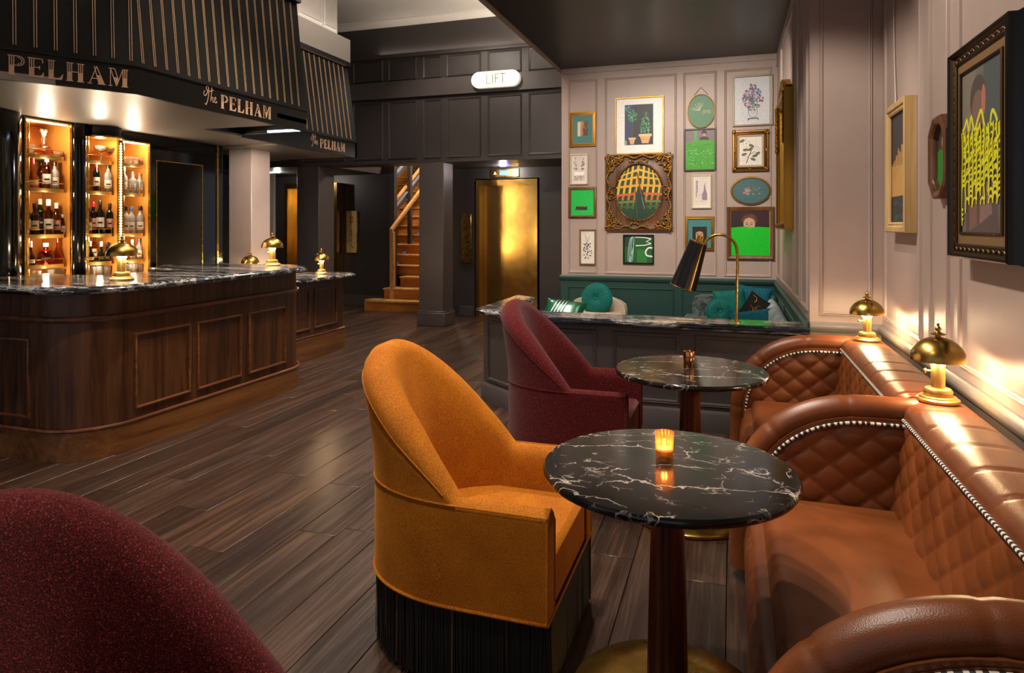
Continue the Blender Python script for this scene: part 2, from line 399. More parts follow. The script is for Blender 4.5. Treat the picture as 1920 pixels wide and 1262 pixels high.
M['teal_blue'] = fabric('teal_blue_velvet', '#043a48', '#0f6474', .7, .6, 200, .2, '#50c0d0')
M['grey_velvet'] = fabric('grey_velvet', '#2a3030', '#5a6664', .75, .7, 26, .1, '#a0b0b0')
M['beige'] = fabric('beige_cloth', '#a89684', '#c4b4a2', .85, .3, 260, .2)
M['pale_blue'] = fabric('pale_grey_cloth', '#8b9698', '#b0bcbc', .85, .3, 200, .2)
M['silver_green'] = plain('satin_green', '#1a5c40', .22, .3)
M['silver'] = metal('silver_thread', '#c8d0c8', .25)
M['stair'] = wood('stair_oak', ('#8a4a16', '#b06a26', '#cc8a40'), .4, 'x', .7)
M['stair_rail'] = wood('handrail_oak', ('#a06a38', '#c08a50', '#d8a870'), .35, 'y', .8)
M['steel'] = plain('pale_blue_rail', '#8f98ac', .35, .4)
M['sign'] = emit('lift_sign_face', '#f4e6cf', .34)
M['sign_text'] = plain('sign_letter_grey', '#2a2622', .6)
M['blue_led'] = emit('blue_display', '#3a54ff', 6)
M['white_led'] = emit('white_light', '#dfe6ff', 6)
M['cable'] = plain('white_cable', '#b9aaa2', .5)
M['soffit_metal'] = plain('hood_soffit_satin', '#8d847b', .42, .3)
def canvas_mat():
    t = NT('painted_canvas'); a = t.n('ShaderNodeVertexColor', layer_name='paint').outputs[0]
    no = t.n('ShaderNodeTexNoise', {'Vector': t.coord((1, 1, 1)), 'Scale': 40.0, 'Detail': 5.0}).outputs[0]
    val = t.n('ShaderNodeMapRange', {0: no, 3: .8, 4: 1.2}).outputs[0]
    t.link(t.n('ShaderNodeHueSaturation', {'Value': val, 'Color': a}).outputs[0], 'Base Color'); t.set(Roughness=.5)
    return t.m
M['canvas'] = canvas_mat()
M['frame_wood'] = wood('frame_brown_wood', ('#3a2112', '#5a3820', '#785030'), .4, 'z', 1.)
M['frame_plum'] = plain('frame_plum', '#3d2226', .4)
M['frame_cream'] = plain('frame_cream', '#cfc2a8', .5); M['frame_black'] = plain('frame_black', '#0e0d0d', .3)
M['frame_grey'] = plain('frame_silver_brown', '#7c6a50', .4, .4)
M['bare_wood'] = wood('frame_bare_pine', ('#a5814c', '#b8955f', '#c4a878'), .5, 'z', .8)
M['door_brown'] = plain('brown_black_satin', '#17110c', .6, 0, .2)
M['pewter'] = metal('pewter_bronze', '#5b4836', .42)
M['tan_slip'] = plain('tan_slip', '#8a6a44', .5, .3)
# ================================================================ SETTING
Z3 = (0, 0, 1)
MOULD = [(0, 0), (.004, .010), (.012, .014), (.018, .008), (.024, .012), (.030, 0)]   # panel moulding section
MOULD_S = [(0, 0), (.005, .011), (.014, .011), (.020, 0)]
def struct(o, label, cat): return tag(o, label, cat, None, 'structure')
def moulding(parent, O, U, V, w, h, mat, prof=MOULD, name='panel_moulding'):
    return MB().rectframe(O, U, V, w, h, prof, sm=False).build(name, mat, parent)

# floor: dark sub-floor with single planks laid along the depth of the room
floor = MB().box(-9.5, 1.2, -3, 16.5, -.12, -.018).build('floor', M['subfloor'])
struct(floor, 'dark oak plank floor running the length of the bar', 'floor')
PW = .2; lens = [1.15, 1.55, 1.9, 2.3]
pm = []
for L in lens:
    mb = MB().box(-PW/2+.0012, PW/2-.0012, -L/2+.001, L/2-.001, -.018, 0, .0022)
    o = mb.build('plank', M['plank']); pm.append(o.data); bpy.data.objects.remove(o)
rest = MB()
xi = 0
def under(x, y0, y1):   # wholly hidden below counters or behind walls
    if x < -4.65 and y1 < 7.0: return True
    if x > .25 and y1 < 8.9: return True
    if x > -1.7 and y0 > 5.3: return True
    if x > -2.1 and y0 > 8.7: return True
    if x < -3.95 and y0 > 3.4 and y1 < 5.3: return True
    return False
x = -6.72
count = 0
while x < .9:
    y = .2+R.uniform(-1.2, 0)
    while y < 11.2:
        k = R.randrange(4); L = lens[k]
        if not under(x, y, y+L) and not (y+L < 1.1):
            if count < 296:
                o = bpy.data.objects.new('plank', pm[k]); COL.objects.link(o); o.parent = floor; o.location = (x, y+L/2, R.uniform(-.0006, .0004)); count += 1
            else:
                rest.box(x-PW/2+.0012, x+PW/2-.0012, y, y+L-.002, -.018, 0, .0022)
        elif not (y+L < 1.1): rest.box(x-PW/2+.0012, x+PW/2-.0012, y, y+L-.002, -.018, -.001)
        else: rest.box(x-PW/2+.0012, x+PW/2-.0012, y, y+L-.002, -.018, 0)
        y += L
    x += PW
o = rest.build('planks', M['plank'], floor); o['kind'] = 'stuff'

# right wall
wr = MB().box(.965, 1.15, -1.5, 5.06, 0, 3.57).build('wall_right', M['taupe']); struct(wr, 'taupe panelled wall behind the leather settees', 'wall')
MB().box(.957, .966, -1.5, 5.06, 0, .78).build('dado', M['charcoal2'], wr)
def rail_y(x, y0, y1, z, sgn, mat, parent, name='chair_rail', k=1.):   # rail along Y on a wall face at x; sgn -1 sticks out to -x
    pr = [(0, -.035), (.018, -.03), (.028, -.012), (.034, .004), (.03, .018), (.016, .026), (.012, .034), (0, .036)]
    loops = [[(x+sgn*d*k, y, z+e*k) for d, e in pr] for y in (y0, y1)]
    return MB().layers(loops, sm=False).build(name, mat, parent)
def rail_x(y, x0, x1, z, sgn, mat, parent, name='chair_rail', k=1.):
    pr = [(0, -.035), (.018, -.03), (.028, -.012), (.034, .004), (.03, .018), (.016, .026), (.012, .034), (0, .036)]
    loops = [[(xx, y+sgn*d*k, z+e*k) for d, e in pr] for xx in (x0, x1)]
    return MB().layers(loops, sm=False).build(name, mat, parent)
rail_y(.965, -1.5, 5.06, .795, -1, M['taupe_grey'], wr)
UR = (0, -1, 0)
for y1, y0 in ((4.93, 4.10), (3.88, 3.62), (3.42, 2.10), (1.9, .6)):
    moulding(wr, (.965, y1, .905), UR, Z3, y1-y0, 2.6, M['taupe'])
# corner block: its front is the pier beside the settee, its left side the alcove wall
wa = MB().box(.514, 1.15, 5.06, 8.9, 0, 3.57).build('wall_alcove', M['taupe']); struct(wa, 'taupe pier and panelled side wall of the alcove', 'wall')
MB().box(.514, .965, 5.052, 5.061, 0, .78).build('dado', M['taupe_grey'], wa)
rail_x(5.06, .514, .965, .795, -1, M['taupe_grey'], wa)
moulding(wa, (.60, 5.06, .905), (1, 0, 0), Z3, .275, 2.6, M['taupe'])
UA = (0, -1, 0)
for y1, y0 in ((8.56, 7.86), (7.70, 6.30), (6.12, 5.72), (5.56, 5.18)):
    moulding(wa, (.514, y1, .92), UA, Z3, y1-y0, 2.46, M['taupe'])
MB().box(.500, .515, 5.07, 8.676, 0, .78).build('dado', M['green'], wa)
rail_y(.502, 5.06, 8.66, .80, -1, M['green'], wa)
for y1, y0 in ((8.5, 7.2), (7.05, 5.75)): moulding(wa, (.50, y1, .2), UA, Z3, y1-y0, .48, M['green'], MOULD_S)
# gallery wall
wg = MB().box(-2.153, .514, 8.676, 8.9, 0, 3.57).build('wall_gallery', M['taupe']); struct(wg, 'taupe panelled gallery wall hung with framed pictures', 'wall')
UX = (1, 0, 0)
for x0, x1 in ((-2.066, -1.672), (-1.574, -.659), (-.58, -.176), (-.088, .46)):
    moulding(wg, (x0+.03, 8.676, .895), UX, Z3, x1-x0-.06, 2.49, M['taupe'])
MB().box(-2.158, .514, 8.655, 8.677, 0, .78).build('dado', M['green'], wg)
rail_x(8.657, -2.17, .51, .805, -1, M['green'], wg)
for x0, x1 in ((-2.06, -.69), (-.6, -.21), (-.11, .44)): moulding(wg, (x0+.02, 8.655, .16), UX, Z3, x1-x0-.04, .515, M['green'], MOULD_S)
# low dark ceiling over the seating
cl = MB().box(-2.153, 1.15, -3, 8.9, 3.57, 3.75).build('ceiling_low', M['soffit']); struct(cl, 'dark painted low ceiling over the seating', 'ceiling')
MB().box(-2.153, 1.15, 8.655, 8.676, 3.50, 3.57).build('cornice', M['taupe'], cl)
MB().box(-2.20, -2.145, -3, 8.9, 3.553, 3.568).build('edge_trim', M['taupe'], cl)
fas = MB().box(-2.19, -2.153, -3, 9.07, 3.555, 4.62).build('ceiling_fascia', M['soffit'], cl)
# high white ceiling of the hall
ch = MB().box(-9.5, -2.153, -3, 9.3, 4.6, 4.75).build('ceiling', M['white']); struct(ch, 'high white ceiling above the lift hall', 'ceiling')
cr = [(0, 0), (-.09, 0), (-.09, -.02), (-.06, -.03), (-.03, -.06), (-.02, -.1), (0, -.1)]
MB().layers([[(xx, 9.07+d, 4.6+e) for d, e in cr] for xx in (-9, -2.19)], sm=False).build('cornice', M['white'], ch)
# upper hall wall over the columns
wu = MB().box(-9, -2.153, 9.07, 9.3, 2.43, 4.6).build('wall_upper', M['charcoal']); struct(wu, 'charcoal panelled upper wall carrying the lift sign', 'wall')
MB().box(-9, -2.153, 9.02, 9.071, 3.41, 3.66, .004).build('beam', M['charcoal2'], wu)
MB().box(-9, -2.153, 9.04, 9.071, 4.02, 4.06, .008).build('ledge', M['charcoal'], wu)
for a, b in ((-6.45, -5.73), (-5.53, -5.07), (-4.92, -4.50), (-4.34, -4.10), (-3.96, -3.48), (-3.32, -2.86), (-2.70, -2.24)):
    moulding(wu, (a, 9.07, 3.71), UX, Z3, b-a, .27, M['charcoal'])
    moulding(wu, (a, 9.07, 2.52), UX, Z3, b-a, .82, M['charcoal'])
# hall behind: lift walls, stair opening
wl = MB().box(-4.3, -4.03, 10.3, 10.5, 0, 2.43).box(-2.92, -2.0, 10.3, 10.5, 0, 2.43).box(-4.03, -2.92, 10.3, 10.5, 2.26, 2.43).box(-4.3, -2.0, 11.0, 11.1, 0, 2.43).build('wall_lift', M['charcoal']); struct(wl, 'charcoal wall around the brass lift door', 'wall')
MB().box(-4.3, -4.05, 10.28, 10.301, 0, .16, .006).box(-2.9, -2.0, 10.28, 10.301, 0, .16, .006).build('skirting', M['charcoal2'], wl)
ws = MB().box(-9.4, -5.88, 10.9, 11.1, 0, 2.6).build('wall_stairs', M['charcoal']); struct(ws, 'charcoal wall left of the staircase', 'wall')
MB().box(-9.4, -5.9, 10.88, 10.901, 0, .2, .006).build('skirting', M['charcoal2'], ws)
MB().box(-8.3, -8.2, 11.1, 14.8, 0, 4.1).build('stair_wall', M['charcoal'], ws)
MB().box(-4.45, -4.3, 10.3, 14.8, 0, 4.1).build('stair_wall', M['charcoal'], ws)
MB().box(-8.3, -4.3, 14.8, 14.9, 0, 4.2).build('stair_wall', M['taupe_grey'], ws)
MB().box(-8.3, -4.3, 9.3, 14.9, 4.1, 4.2).build('stair_ceiling', M['white'], ws)
hc = MB().box(-9.4, -6.08, 9.3, 11.1, 2.43, 2.55).box(-6.08, -4.3, 9.3, 9.5, 2.43, 2.55).box(-4.3, -2.0, 9.3, 11.1, 2.43, 2.55).build('ceiling_hall', M['charcoal']); struct(hc, 'dark ceiling of the lift lobby behind the columns', 'ceiling')
wx = MB().box(-9.5, -9.3, -3, 11.1, 0, 4.75).build('wall_left', M['charcoal']); struct(wx, 'dark wall far behind the bar', 'wall')
# columns
def column(name, label, x0, x1, y0, y1, z1, mat, base=.2):
    t = thing(name, label, 'column', ((x0+x1)/2, (y0+y1)/2, 0), None, 'structure')
    MB().box(x0, x1, y0, y1, 0, z1, .008).build('shaft', mat, t)
    if base:
        MB().box(x0-.025, x1+.025, y0-.025, y1+.025, 0, base, .008).box(x0-.014, x1+.014, y0-.014, y1+.014, base, base+.025, .006).build('plinth', mat, t)
    return t
column('column_stairs', 'charcoal square column right of the staircase', -4.44, -4.04, 9.07, 9.42, 2.43, M['charcoal2'])
column('column_hall', 'charcoal square column behind the lower counter', -6.59, -6.18, 9.07, 9.50, 2.43, M['charcoal2'])
column('column_bar', 'pale taupe square column behind the bar counter', -5.56, -5.24, 6.37, 6.70, 2.39, M['taupe'], 0)

# ================================================================ PARTITION
def part_out(o):   # outline offset: front runs along X, corner chamfered, short leg running back
    return [(.510, 5.06-o), (-1.60-.3*o, 5.06-o), (-2.03-o, 5.40-.55*o), (-2.03-o, 6.45+o), (-1.90+o, 6.30+o), (-1.90+o, 5.50), (-1.60, 5.28+o), (.510, 5.28+o)]
pt = thing('partition', 'low charcoal panelled partition in front of the alcove', 'partition', (-.7, 5.15, 0), None, 'structure')
mb = MB(); mb.layers([[(x, y, z) for x, y in part_out(0)] for z in (0, .735)], sm=False); mb.build('body', M['charcoal2'], pt)
mb = MB(); mb.layers([[(x, y, z) for x, y in part_out(o)] for o, z in ((.02, 0), (.02, .13), (.008, .15), (.006, .155))], sm=False); mb.build('skirting', M['charcoal2'], pt)
for x0, x1 in ((-1.52, -.98), (-.86, -.36), (-.25, .42)):
    moulding(pt, (x0+.03, 5.06, .21), UX, Z3, x1-x0-.06, .46, M['charcoal2'], MOULD)
d = Vector((-1.60+2.03, 5.06-5.40, 0)); L = d.length; d.normalize()
moulding(pt, Vector((-2.03, 5.40, .21))+d*.10, d, Z3, L-.2, .46, M['charcoal2'], MOULD)
ps = MB(); lay = [(.03, .735), (.052, .742), (.06, .756), (.06, .768), (.052, .784), (.035, .79)]
ps.layers([[(x, y, z) for x, y in part_out(o)] for o, z in lay]); ps = ps.build('stone_coping', M['bar_stone'])
tag(ps, 'dark streaked marble slab capping the low partition', 'worktop')

# ================================================================ BAR
def bar_out(o, z, inner=.0):
    x1 = -3.83; r = .35
    p = [(-5.2, 3.12-o)]+arc(x1-r, 3.12+r, r+o, -90, 0, 12)+arc(x1-r, 5.50-r, r+o, 0, 90, 12)
    p += arc(-4.95, 5.5-.3, .3+o, 90, 180, 6)+arc(-4.95, 4.95+.05, .15+o, 180, 270, 5)
    p += [(-4.60-o*.5, 4.85-o), (-4.60-o*.5, 3.85+o), (-5.2, 3.85+o)]
    return [(x, y, z) for x, y in p]
def bar_path(o, z):
    x1 = -3.83; r = .35
    return [(-5.2, 3.12-o, z)]+[(x, y, z) for x, y in arc(x1-r, 3.12+r, r+o, -90, 0, 12)+arc(x1-r, 5.50-r, r+o, 0, 90, 12)]+[(-5.0, 5.5+o, z)]
bar = thing('bar_counter', 'long walnut bar counter with rounded corners and framed panels', 'bar counter', (-4.2, 4.2, 0))
MB().layers([bar_out(0, .02), bar_out(0, 1.06)]).build('body', M['walnut'], bar)
MB().layers([bar_out(.03, 0), bar_out(.03, .18)]).build('plinth', M['plinth'], bar)
MB().tube(bar_path(.022, .19), .013, 8).build('plinth_moulding', M['walnut_mould'], bar)
MB().tube(bar_path(.004, .895), .022, 10).build('rail', M['walnut_mould'], bar)
for y0, y1 in ((3.50, 3.98), (4.055, 4.525), (4.62, 5.10)):
    moulding(bar, (-3.83, y0+.015, .275), (0, 1, 0), Z3, y1-y0-.03, .475, M['walnut_mould'], [(0, 0), (.002, .012), (.010, .016), (.018, .012), (.020, 0)])
for x0, x1 in ((-4.95, -4.30),):
    moulding(bar, (x0, 3.12, .275), UX, Z3, x1-x0, .475, M['walnut_mould'], [(0, 0), (.002, .012), (.010, .016), (.018, .012), (.020, 0)])
mb = MB().layers([bar_out(o, z) for o, z in ((.04, 1.0602), (.088, 1.065), (.10, 1.078), (.10, 1.092), (.088, 1.106), (.067, 1.111))])
tag(mb.build('bar_worktop', M['bar_stone']), 'streaked black marble top of the long walnut bar with bullnose edge', 'worktop')
# lower reception counter beyond
def bar2_out(o, z):
    return [(x, y, z) for x, y in [(-5.22, 5.75-o)]+arc(-4.53-.08, 5.75+.08, .08+o, -90, 0, 6)+arc(-4.53-.06, 7.2-.06, .06+o, 0, 90, 8)+[(-5.22, 7.2+o)]]
b2 = thing('reception_counter', 'lower walnut counter beyond the bar near the lifts', 'counter', (-4.9, 6.5, 0))
MB().layers([bar2_out(0, .02), bar2_out(0, .86)]).build('body', M['walnut'], b2)
MB().layers([bar2_out(.025, 0), bar2_out(.025, .235)]).build('plinth', M['plinth'], b2)
MB().tube(bar2_out(.018, .245)[1:-1], .012, 8).build('plinth_moulding', M['walnut_mould'], b2)
for y0, y1 in ((5.85, 6.46), (6.56, 7.0)):
    moulding(b2, (-4.53, y0+.015, .34), (0, 1, 0), Z3, y1-y0-.03, .41, M['walnut_mould'], [(0, 0), (.002, .012), (.010, .016), (.018, .012), (.020, 0)])
mb = MB().layers([bar2_out(o, z) for o, z in ((.05, .8602), (.135, .867), (.15, .88), (.15, .892), (.135, .904), (.11, .91))])
tag(mb.build('counter_worktop', M['bar_stone']), 'streaked marble top of the lower counter beyond the bar', 'worktop')

# ================================================================ HOODS WITH LETTERING
def ribbon(mb, pts, w, O, U, V, c=0., mi=0, closed=False):   # flat ribbon in the O,U,V plane, thin solid
    O, U, V = Vector(O), Vector(U), Vector(V); N = U.cross(V)
    P = [Vector((a, b)) for a, b in pts]; n = len(P); A = []; B = []
    for i, p in enumerate(P):
        a = P[i-1] if (i > 0 or closed) else p; b = P[(i+1) % n] if (i < n-1 or closed) else p
        t = (b-a).normalized(); q = Vector((-t.y, t.x))*w/2
        A.append(p+q); B.append(p-q)
    th = .003
    v = [O+U*p.x+V*p.y+N*(c+th) for p in A]+[O+U*p.x+V*p.y+N*(c+th) for p in B]+[O+U*p.x+V*p.y+N*c for p in A]+[O+U*p.x+V*p.y+N*c for p in B]
    f = []
    for i in range(n if closed else n-1):
        j = (i+1) % n
        f += [(i, j, n+j, n+i), (2*n+i, i, n+i, 3*n+i)][:1]+[(2*n+i, 2*n+j, j, i), (n+i, n+j, 3*n+j, 3*n+i)]
    mb.add(v, f, mi)
def fillp(mb, pts, O, U, V, c=0., mi=0):
    O, U, V = Vector(O), Vector(U), Vector(V); N = U.cross(V); n = len(pts)
    v = [O+U*a+V*b+N*(c+.0032) for a, b in pts]+[O+U*a+V*b+N*c for a, b in pts]
    mb.add(v, [tuple(range(n))]+[(i, n+i, n+(i+1) % n, (i+1) % n) for i in range(n)], mi)
def glyph(ch):   # thin strokes and filled lower halves of an inline display face, unit height
    S = []; F = []
    def stem(x, w=.2, h=1.):
        S.extend([[(x, 0), (x, h)], [(x+w, 0), (x+w, h)], [(x+w*.5, .5), (x+w*.5, h)]]); F.append([(x, 0), (x+w, 0), (x+w, .5), (x, .5)])
    def serif(x0, x1, y): S.append([(x0, y), (x1, y)])
    if ch == 'P':
        stem(.08); serif(0, .38, 0); serif(0, .5, 1)
        S.append([(.5, 1)]+[(.5+.25*math.cos(a), .75+.25*math.sin(a)) for a in [PI/2-PI*k/10 for k in range(11)]]+[(.28, .5)]); w = .8
        S.append([(.45+.2*math.cos(a), .75+.18*math.sin(a)) for a in [PI/2-PI*k/8 for k in range(9)]])
    elif ch == 'E':
        stem(.08); serif(0, .7, 0); serif(0, .68, 1); S.append([(.28, .52), (.55, .52)]); S += [[(.7, 0), (.74, .26)], [(.68, 1), (.7, .78)], [(.55, .42), (.55, .62)]]
        F.append([(.28, 0), (.7, 0), (.74, .26), (.6, .08), (.28, .06)]); w = .8
    elif ch == 'L':
        stem(.08); serif(0, .38, 1); serif(0, .68, 0); S.append([(.68, 0), (.74, .3)]); F.append([(.28, 0), (.68, 0), (.74, .3), (.58, .08), (.28, .06)]); w = .78
    elif ch == 'H':
        stem(.08); stem(.62); serif(0, .36, 0); serif(0, .36, 1); serif(.54, .9, 0); serif(.54, .9, 1); S.append([(.28, .52), (.62, .52)]); w = .96
    elif ch == 'A':
        S += [[(.1, 0), (.46, 1)], [(.46, 1), (.86, 0)], [(.34, 1.0), (.58, 0)]]; serif(0, .22, 0); serif(.5, .94, 0); S.append([(.18, .3), (.52, .3)])
        F.append([(.58, 0), (.86, 0), (.66, .5), (.46, .5)]); w = .96
    elif ch == 'M':
        S += [[(.1, 0), (.1, 1)], [(.1, 1), (.42, 0)], [(.32, 1), (.54, .3)], [(.42, 0), (.76, 1)]]; serif(0, .2, 0); serif(0, .32, 1); serif(.68, 1.04, 0); serif(.74, 1.04, 1)
        S += [[(.76, 0), (.76, 1)], [(.96, 0), (.96, 1)], [(.86, .5), (.86, 1)]]
        F += [[(.76, 0), (.96, 0), (.96, .5), (.76, .5)], [(.26, .5), (.42, 0), (.52, .28), (.44, .5)]]; w = 1.05
    return S, F, w
THE = [[(.10, .72), (.02, .60), (.06, .48), (.2, .52), (.36, .86), (.3, 1.0), (.2, .92), (.24, .78), (.5, .76), (.72, .84)], [(.40, .80), (.34, .4), (.2, .02), (.1, .1)], [(.62, 1.0), (.56, .5), (.52, .22), (.6, .44), (.68, .46), (.68, .28), (.72, .22), (.78, .26)], [(.8, .36), (.9, .4), (.9, .5), (.82, .46), (.82, .28), (.92, .22), (1.0, .32)]]
def sign_text(parent, text, O, U, V, H, wscale, sp, the=None):
    mb = MB(); x = 0
    if the:
        for st in THE: ribbon(mb, [(p.x*the*.95, p.y*the) for p in bez([(a, b, 0) for a, b in st], 5)], H*.05, Vector(O)-Vector(U)*the*1.22+Vector(V)*(H*.62-the*.45), U, V)
    letters = []
    for ch in text:
        S, F, w = glyph(ch); m = MB()
        for st in S: ribbon(m, [(x+a*H*wscale, b*H) for a, b in st], H*.045, O, U, V)
        for fp in F: fillp(m, [(x+a*H*wscale, b*H) for a, b in fp], O, U, V)
        o = m.build('letter', M['letter'], parent, recalc=False); letters.append(o)
        x += w*H*wscale+sp
    if the: mb.build('script_word', M['letter'], parent, recalc=False)
    return x
def hood(name, label, pts, zb, zf, zt, lean, faces, soffit=None):
    # pts: plan polyline of the outer face; faces: stripe spacing per segment
    t = thing(name, label, 'bar hood', (pts[0][0], pts[0][1], zb))
    c = Vector((sum(p[0] for p in pts)/len(pts)-1.5, sum(p[1] for p in pts)/len(pts), 0))
    segs = []
    for i in range(len(pts)-1):
        a = Vector(pts[i]+(0,)); b = Vector(pts[i+1]+(0,)); U = (b-a).normalized(); N = U.cross(Vector(Z3)); segs.append((a, b, U, N))
    def off(o, z):   # inward offset polyline
        out = []
        for i in range(len(pts)):
            if i == 0: n = segs[0][3]
            elif i == len(pts)-1: n = segs[-1][3]
            else:
                n = (segs[i-1][3]+segs[i][3]).normalized(); n = n/ n.dot(segs[i][3])
            p = Vector(pts[i]+(0,))-n*o; out.append(Vector((p.x, p.y, z)))
        return out
    def strip(l0, l1): return [(i, i+1, len(l0)+i+1, len(l0)+i) for i in range(len(l0)-1)]
    def band(name_, mat, secs, closed=True):   # secs (inward, z)
        mb = MB(); rings = [off(o, z) for o, z in secs]
        loops = [[r[i] for r in rings] for i in range(len(pts))]
        mb.layers(loops, sm=False); return mb.build(name_, mat, t)
    fa_ = band('fascia', M['black_paint'], [(0, zb), (0, zf-.012), (-.008, zf-.008), (-.008, zf), (.03, zf), (.03, zb)])
    band('awning', M['black_cloth'], [(.006, zf), (lean, zt), (lean+.02, zt), (.026, zf)])
    band('top_trim', M['black_paint'], [(lean-.05, zt), (lean-.05, zt+.06), (lean+.05, zt+.06), (lean+.05, zt)])
    for (a, b, U, N), spc in zip(segs, faces):
        L = (b-a).length; mb = MB(); V = (Vector(Z3)*(zt-zf)-N*(lean-.006)); h = V.length; V.normalize()
        if spc:
            k = spc*.55
            while k < L-.03:
                for dx in (-.007, .007):
                    ribbon(mb, [(k+dx, .03), (k+dx, h-.02)], .0045, a+Vector((0, 0, zf))-N*.006, U, V, .001)
                k += spc
            mb.build('pinstripes', M['pinstripe'], t, recalc=False)
    return t, segs, fa_
U1 = Vector((.529, .848, 0)).normalized()
pA = Vector((-3.85, 3.535, 0)); p0 = pA-U1*2.0
H1, sg, FA1 = hood('bar_hood', 'black pinstriped awning hood over the long bar with copper lettering', [(p0.x, p0.y), (pA.x, pA.y), (-3.85, 5.45)], 2.39, 2.585, 3.62, .11, [.106, .103])
sign_text(FA1, 'PELHAM', pA-U1*.705+Vector((0, 0, 2.43))+sg[0][3]*.001, U1, Z3, .115, .96, .0125, .14)
sign_text(FA1, 'PELHAM', Vector((-3.849, 4.32, 2.428)), (0, 1, 0), Z3, .105, .98, .012, .15)
so = MB().prism([(p0.x+.03, p0.y), (-3.88, 3.5), (-3.88, 5.02), (-4.67, 5.02), (-4.67, 6.15), (-8.5, 6.15), (-8.5, p0.y)], 2.392, 2.44).build('soffit', M['soffit_metal'], H1)
MB().box(-4.6, -3.85, 5.02, 5.45, 2.46, 2.5).box(-4.6, -4.57, 5.02, 5.45, 2.39, 2.5).box(-4.6, -3.88, 5.42, 5.45, 2.39, 2.585).build('end_panel', M['black_paint'], H1)
MB().box(-4.25, -3.9, 5.39, 5.415, 2.392, 2.41).build('light_strip', M['white_led'], H1)
H2, sg2, FA2 = hood('counter_hood', 'charcoal pinstriped awning hood over the lower counter', [(-4.62, 5.48), (-4.62, 7.62)], 2.37, 2.57, 3.56, .14, [.103])
sign_text(FA2, 'PELHAM', Vector((-4.619, 6.80, 2.415)), (0, 1, 0), Z3, .105, .88, .008, .15)
MB().box(-6.0, -4.66, 6.16, 7.58, 2.375, 2.42).build('soffit', M['soffit_metal'], H2)
MB().box(-8, -4.62, 7.58, 7.62, 2.37, 2.57).build('end_fascia', M['black_paint'], H2)
# bulkhead above hoods
bh = thing('bulkhead', 'grey taupe panelled bulkhead above the bar hoods', 'bulkhead', (-5.5, 6, 3.6), None, 'structure')
MB().box(-8.5, -4.82, 5.3, 7.48, 3.62, 4.6).build('core', M['taupe_grey'], bh)
MB().box(-8.5, -4.70, 5.3, 7.60, 3.60, 3.90, .006).build('frieze', M['taupe_grey'], bh)
MB().box(-4.86, -4.72, 5.3, 7.55, 3.555, 3.60).build('light_ledge', M['white'], bh)
for y0, y1 in ((6.02, 6.55), (6.68, 7.1), (7.2, 7.42)): moulding(bh, (-4.82, y0, 4.0), (0, 1, 0), Z3, y1-y0, .56, M['taupe_grey'])
MB().box(-8.5, -3.98, 1.5, 5.3, 3.68, 4.6).build('core', M['black_paint'], bh)

# ================================================================ BACK BAR
bb = thing('back_bar', 'black lacquered back bar with three lit bottle niches', 'shelf unit', (-5.6, 4.6, 0))
XF = -5.45; XB = -5.80
NI = [(3.93, 4.33, 2.37), (4.47, 4.80, 2.36), (4.84, 5.15, 2.30)]
SH = [2.09, 1.81, 1.42, 1.165]
SHN = ['top', 'second', 'third', 'fourth']
NN = ['left', 'middle', 'right']
mb = MB().box(-6.0, XB, 3.0, 6.2, .0, 2.392)
mb.box(XB, XF, 3.0, 3.93, 0, 2.392)
for a, b in ((4.33, 4.47), (4.80, 4.84), (5.15, 6.15)): mb.box(XB, XF, a, b, 0, 2.392)
for y0, y1, zt in NI: mb.box(XB, XF, y0, y1, zt, 2.392)
mb.build('carcase', M['black_lacquer'], bb)
# rounded lacquer pilasters at the sides of niches
for yc, rx, ry in ((3.62, .16, .26), (4.40, .05, .062)):
    pr = [(XF+rx*math.sin(a), yc-ry*math.cos(a)) for a in [PI*k/12 for k in range(13)]]
    MB().layers([[(x, y, z) for x, y in pr] for z in (.0, 2.391)]).build('pilaster', M['black_lacquer'], bb)
MB().box(XB, XF+.06, 3.0, 6.15, .0, 1.03, .006).build('base_cabinet', M['black_lacquer'], bb)
for i, (y0, y1, zt) in enumerate(NI):
    nb = MB()
    nb.box(XB+.001, XB+.006, y0, y1, 1.03, zt).box(XB+.006, XF-.012, y0, y0+.005, 1.03, zt).box(XB+.006, XF-.012, y1-.005, y1, 1.03, zt).box(XB+.006, XF-.012, y0, y1, zt-.005, zt).box(XB+.006, XF-.012, y0, y1, 1.03, 1.036)
    nl = nb.build('niche', M['niche'], bb)
    MB().rectframe((XF, y0, 1.03), (0, 1, 0), Z3, y1-y0, zt-1.03, [(-.004, -.01), (-.004, .006), (.008, .006), (.008, 0)]).build('niche_trim', M['brass'], nl)
    MB().box(XF-.05, XF-.02, y0+.02, y1-.02, zt-.012, zt-.005).build('led_bar', M['led'], nl)
    MB().tube([(XF-.07, y0+.07, 1.036), (XF-.07, y0+.07, zt-.005)], .014, 10).build('shelf_post', M['brass'], nl)
    yc = (y0+y1)/2; hw = (y1-y0)/2
    for k, z in enumerate(SH):
        pr = [(XB+.006, y0+.006), (XB+.006, y1-.03)]
        pr = [(XB+.006, y0+.006)]+[(XF-.03-.05*(1-math.cos((q-.5)*1.8)), y0+.006+(y1-y0-.036)*q) for q in [j/8 for j in range(9)]]+[(XB+.006, y1-.03)]
        MB().prism(pr, z-.03, z).build('shelf', M['brass_satin'], nl)
        rp = [(x+.0, y, z+.045) for x, y in pr[1:-1]]
        m2 = MB().tube(rp, .0035, 6)
        for q in (0, 4, 8): m2.tube([(rp[q][0], rp[q][1], z), rp[q]], .003, 6)
        m2.build('gallery_rail', M['brass'], nl)
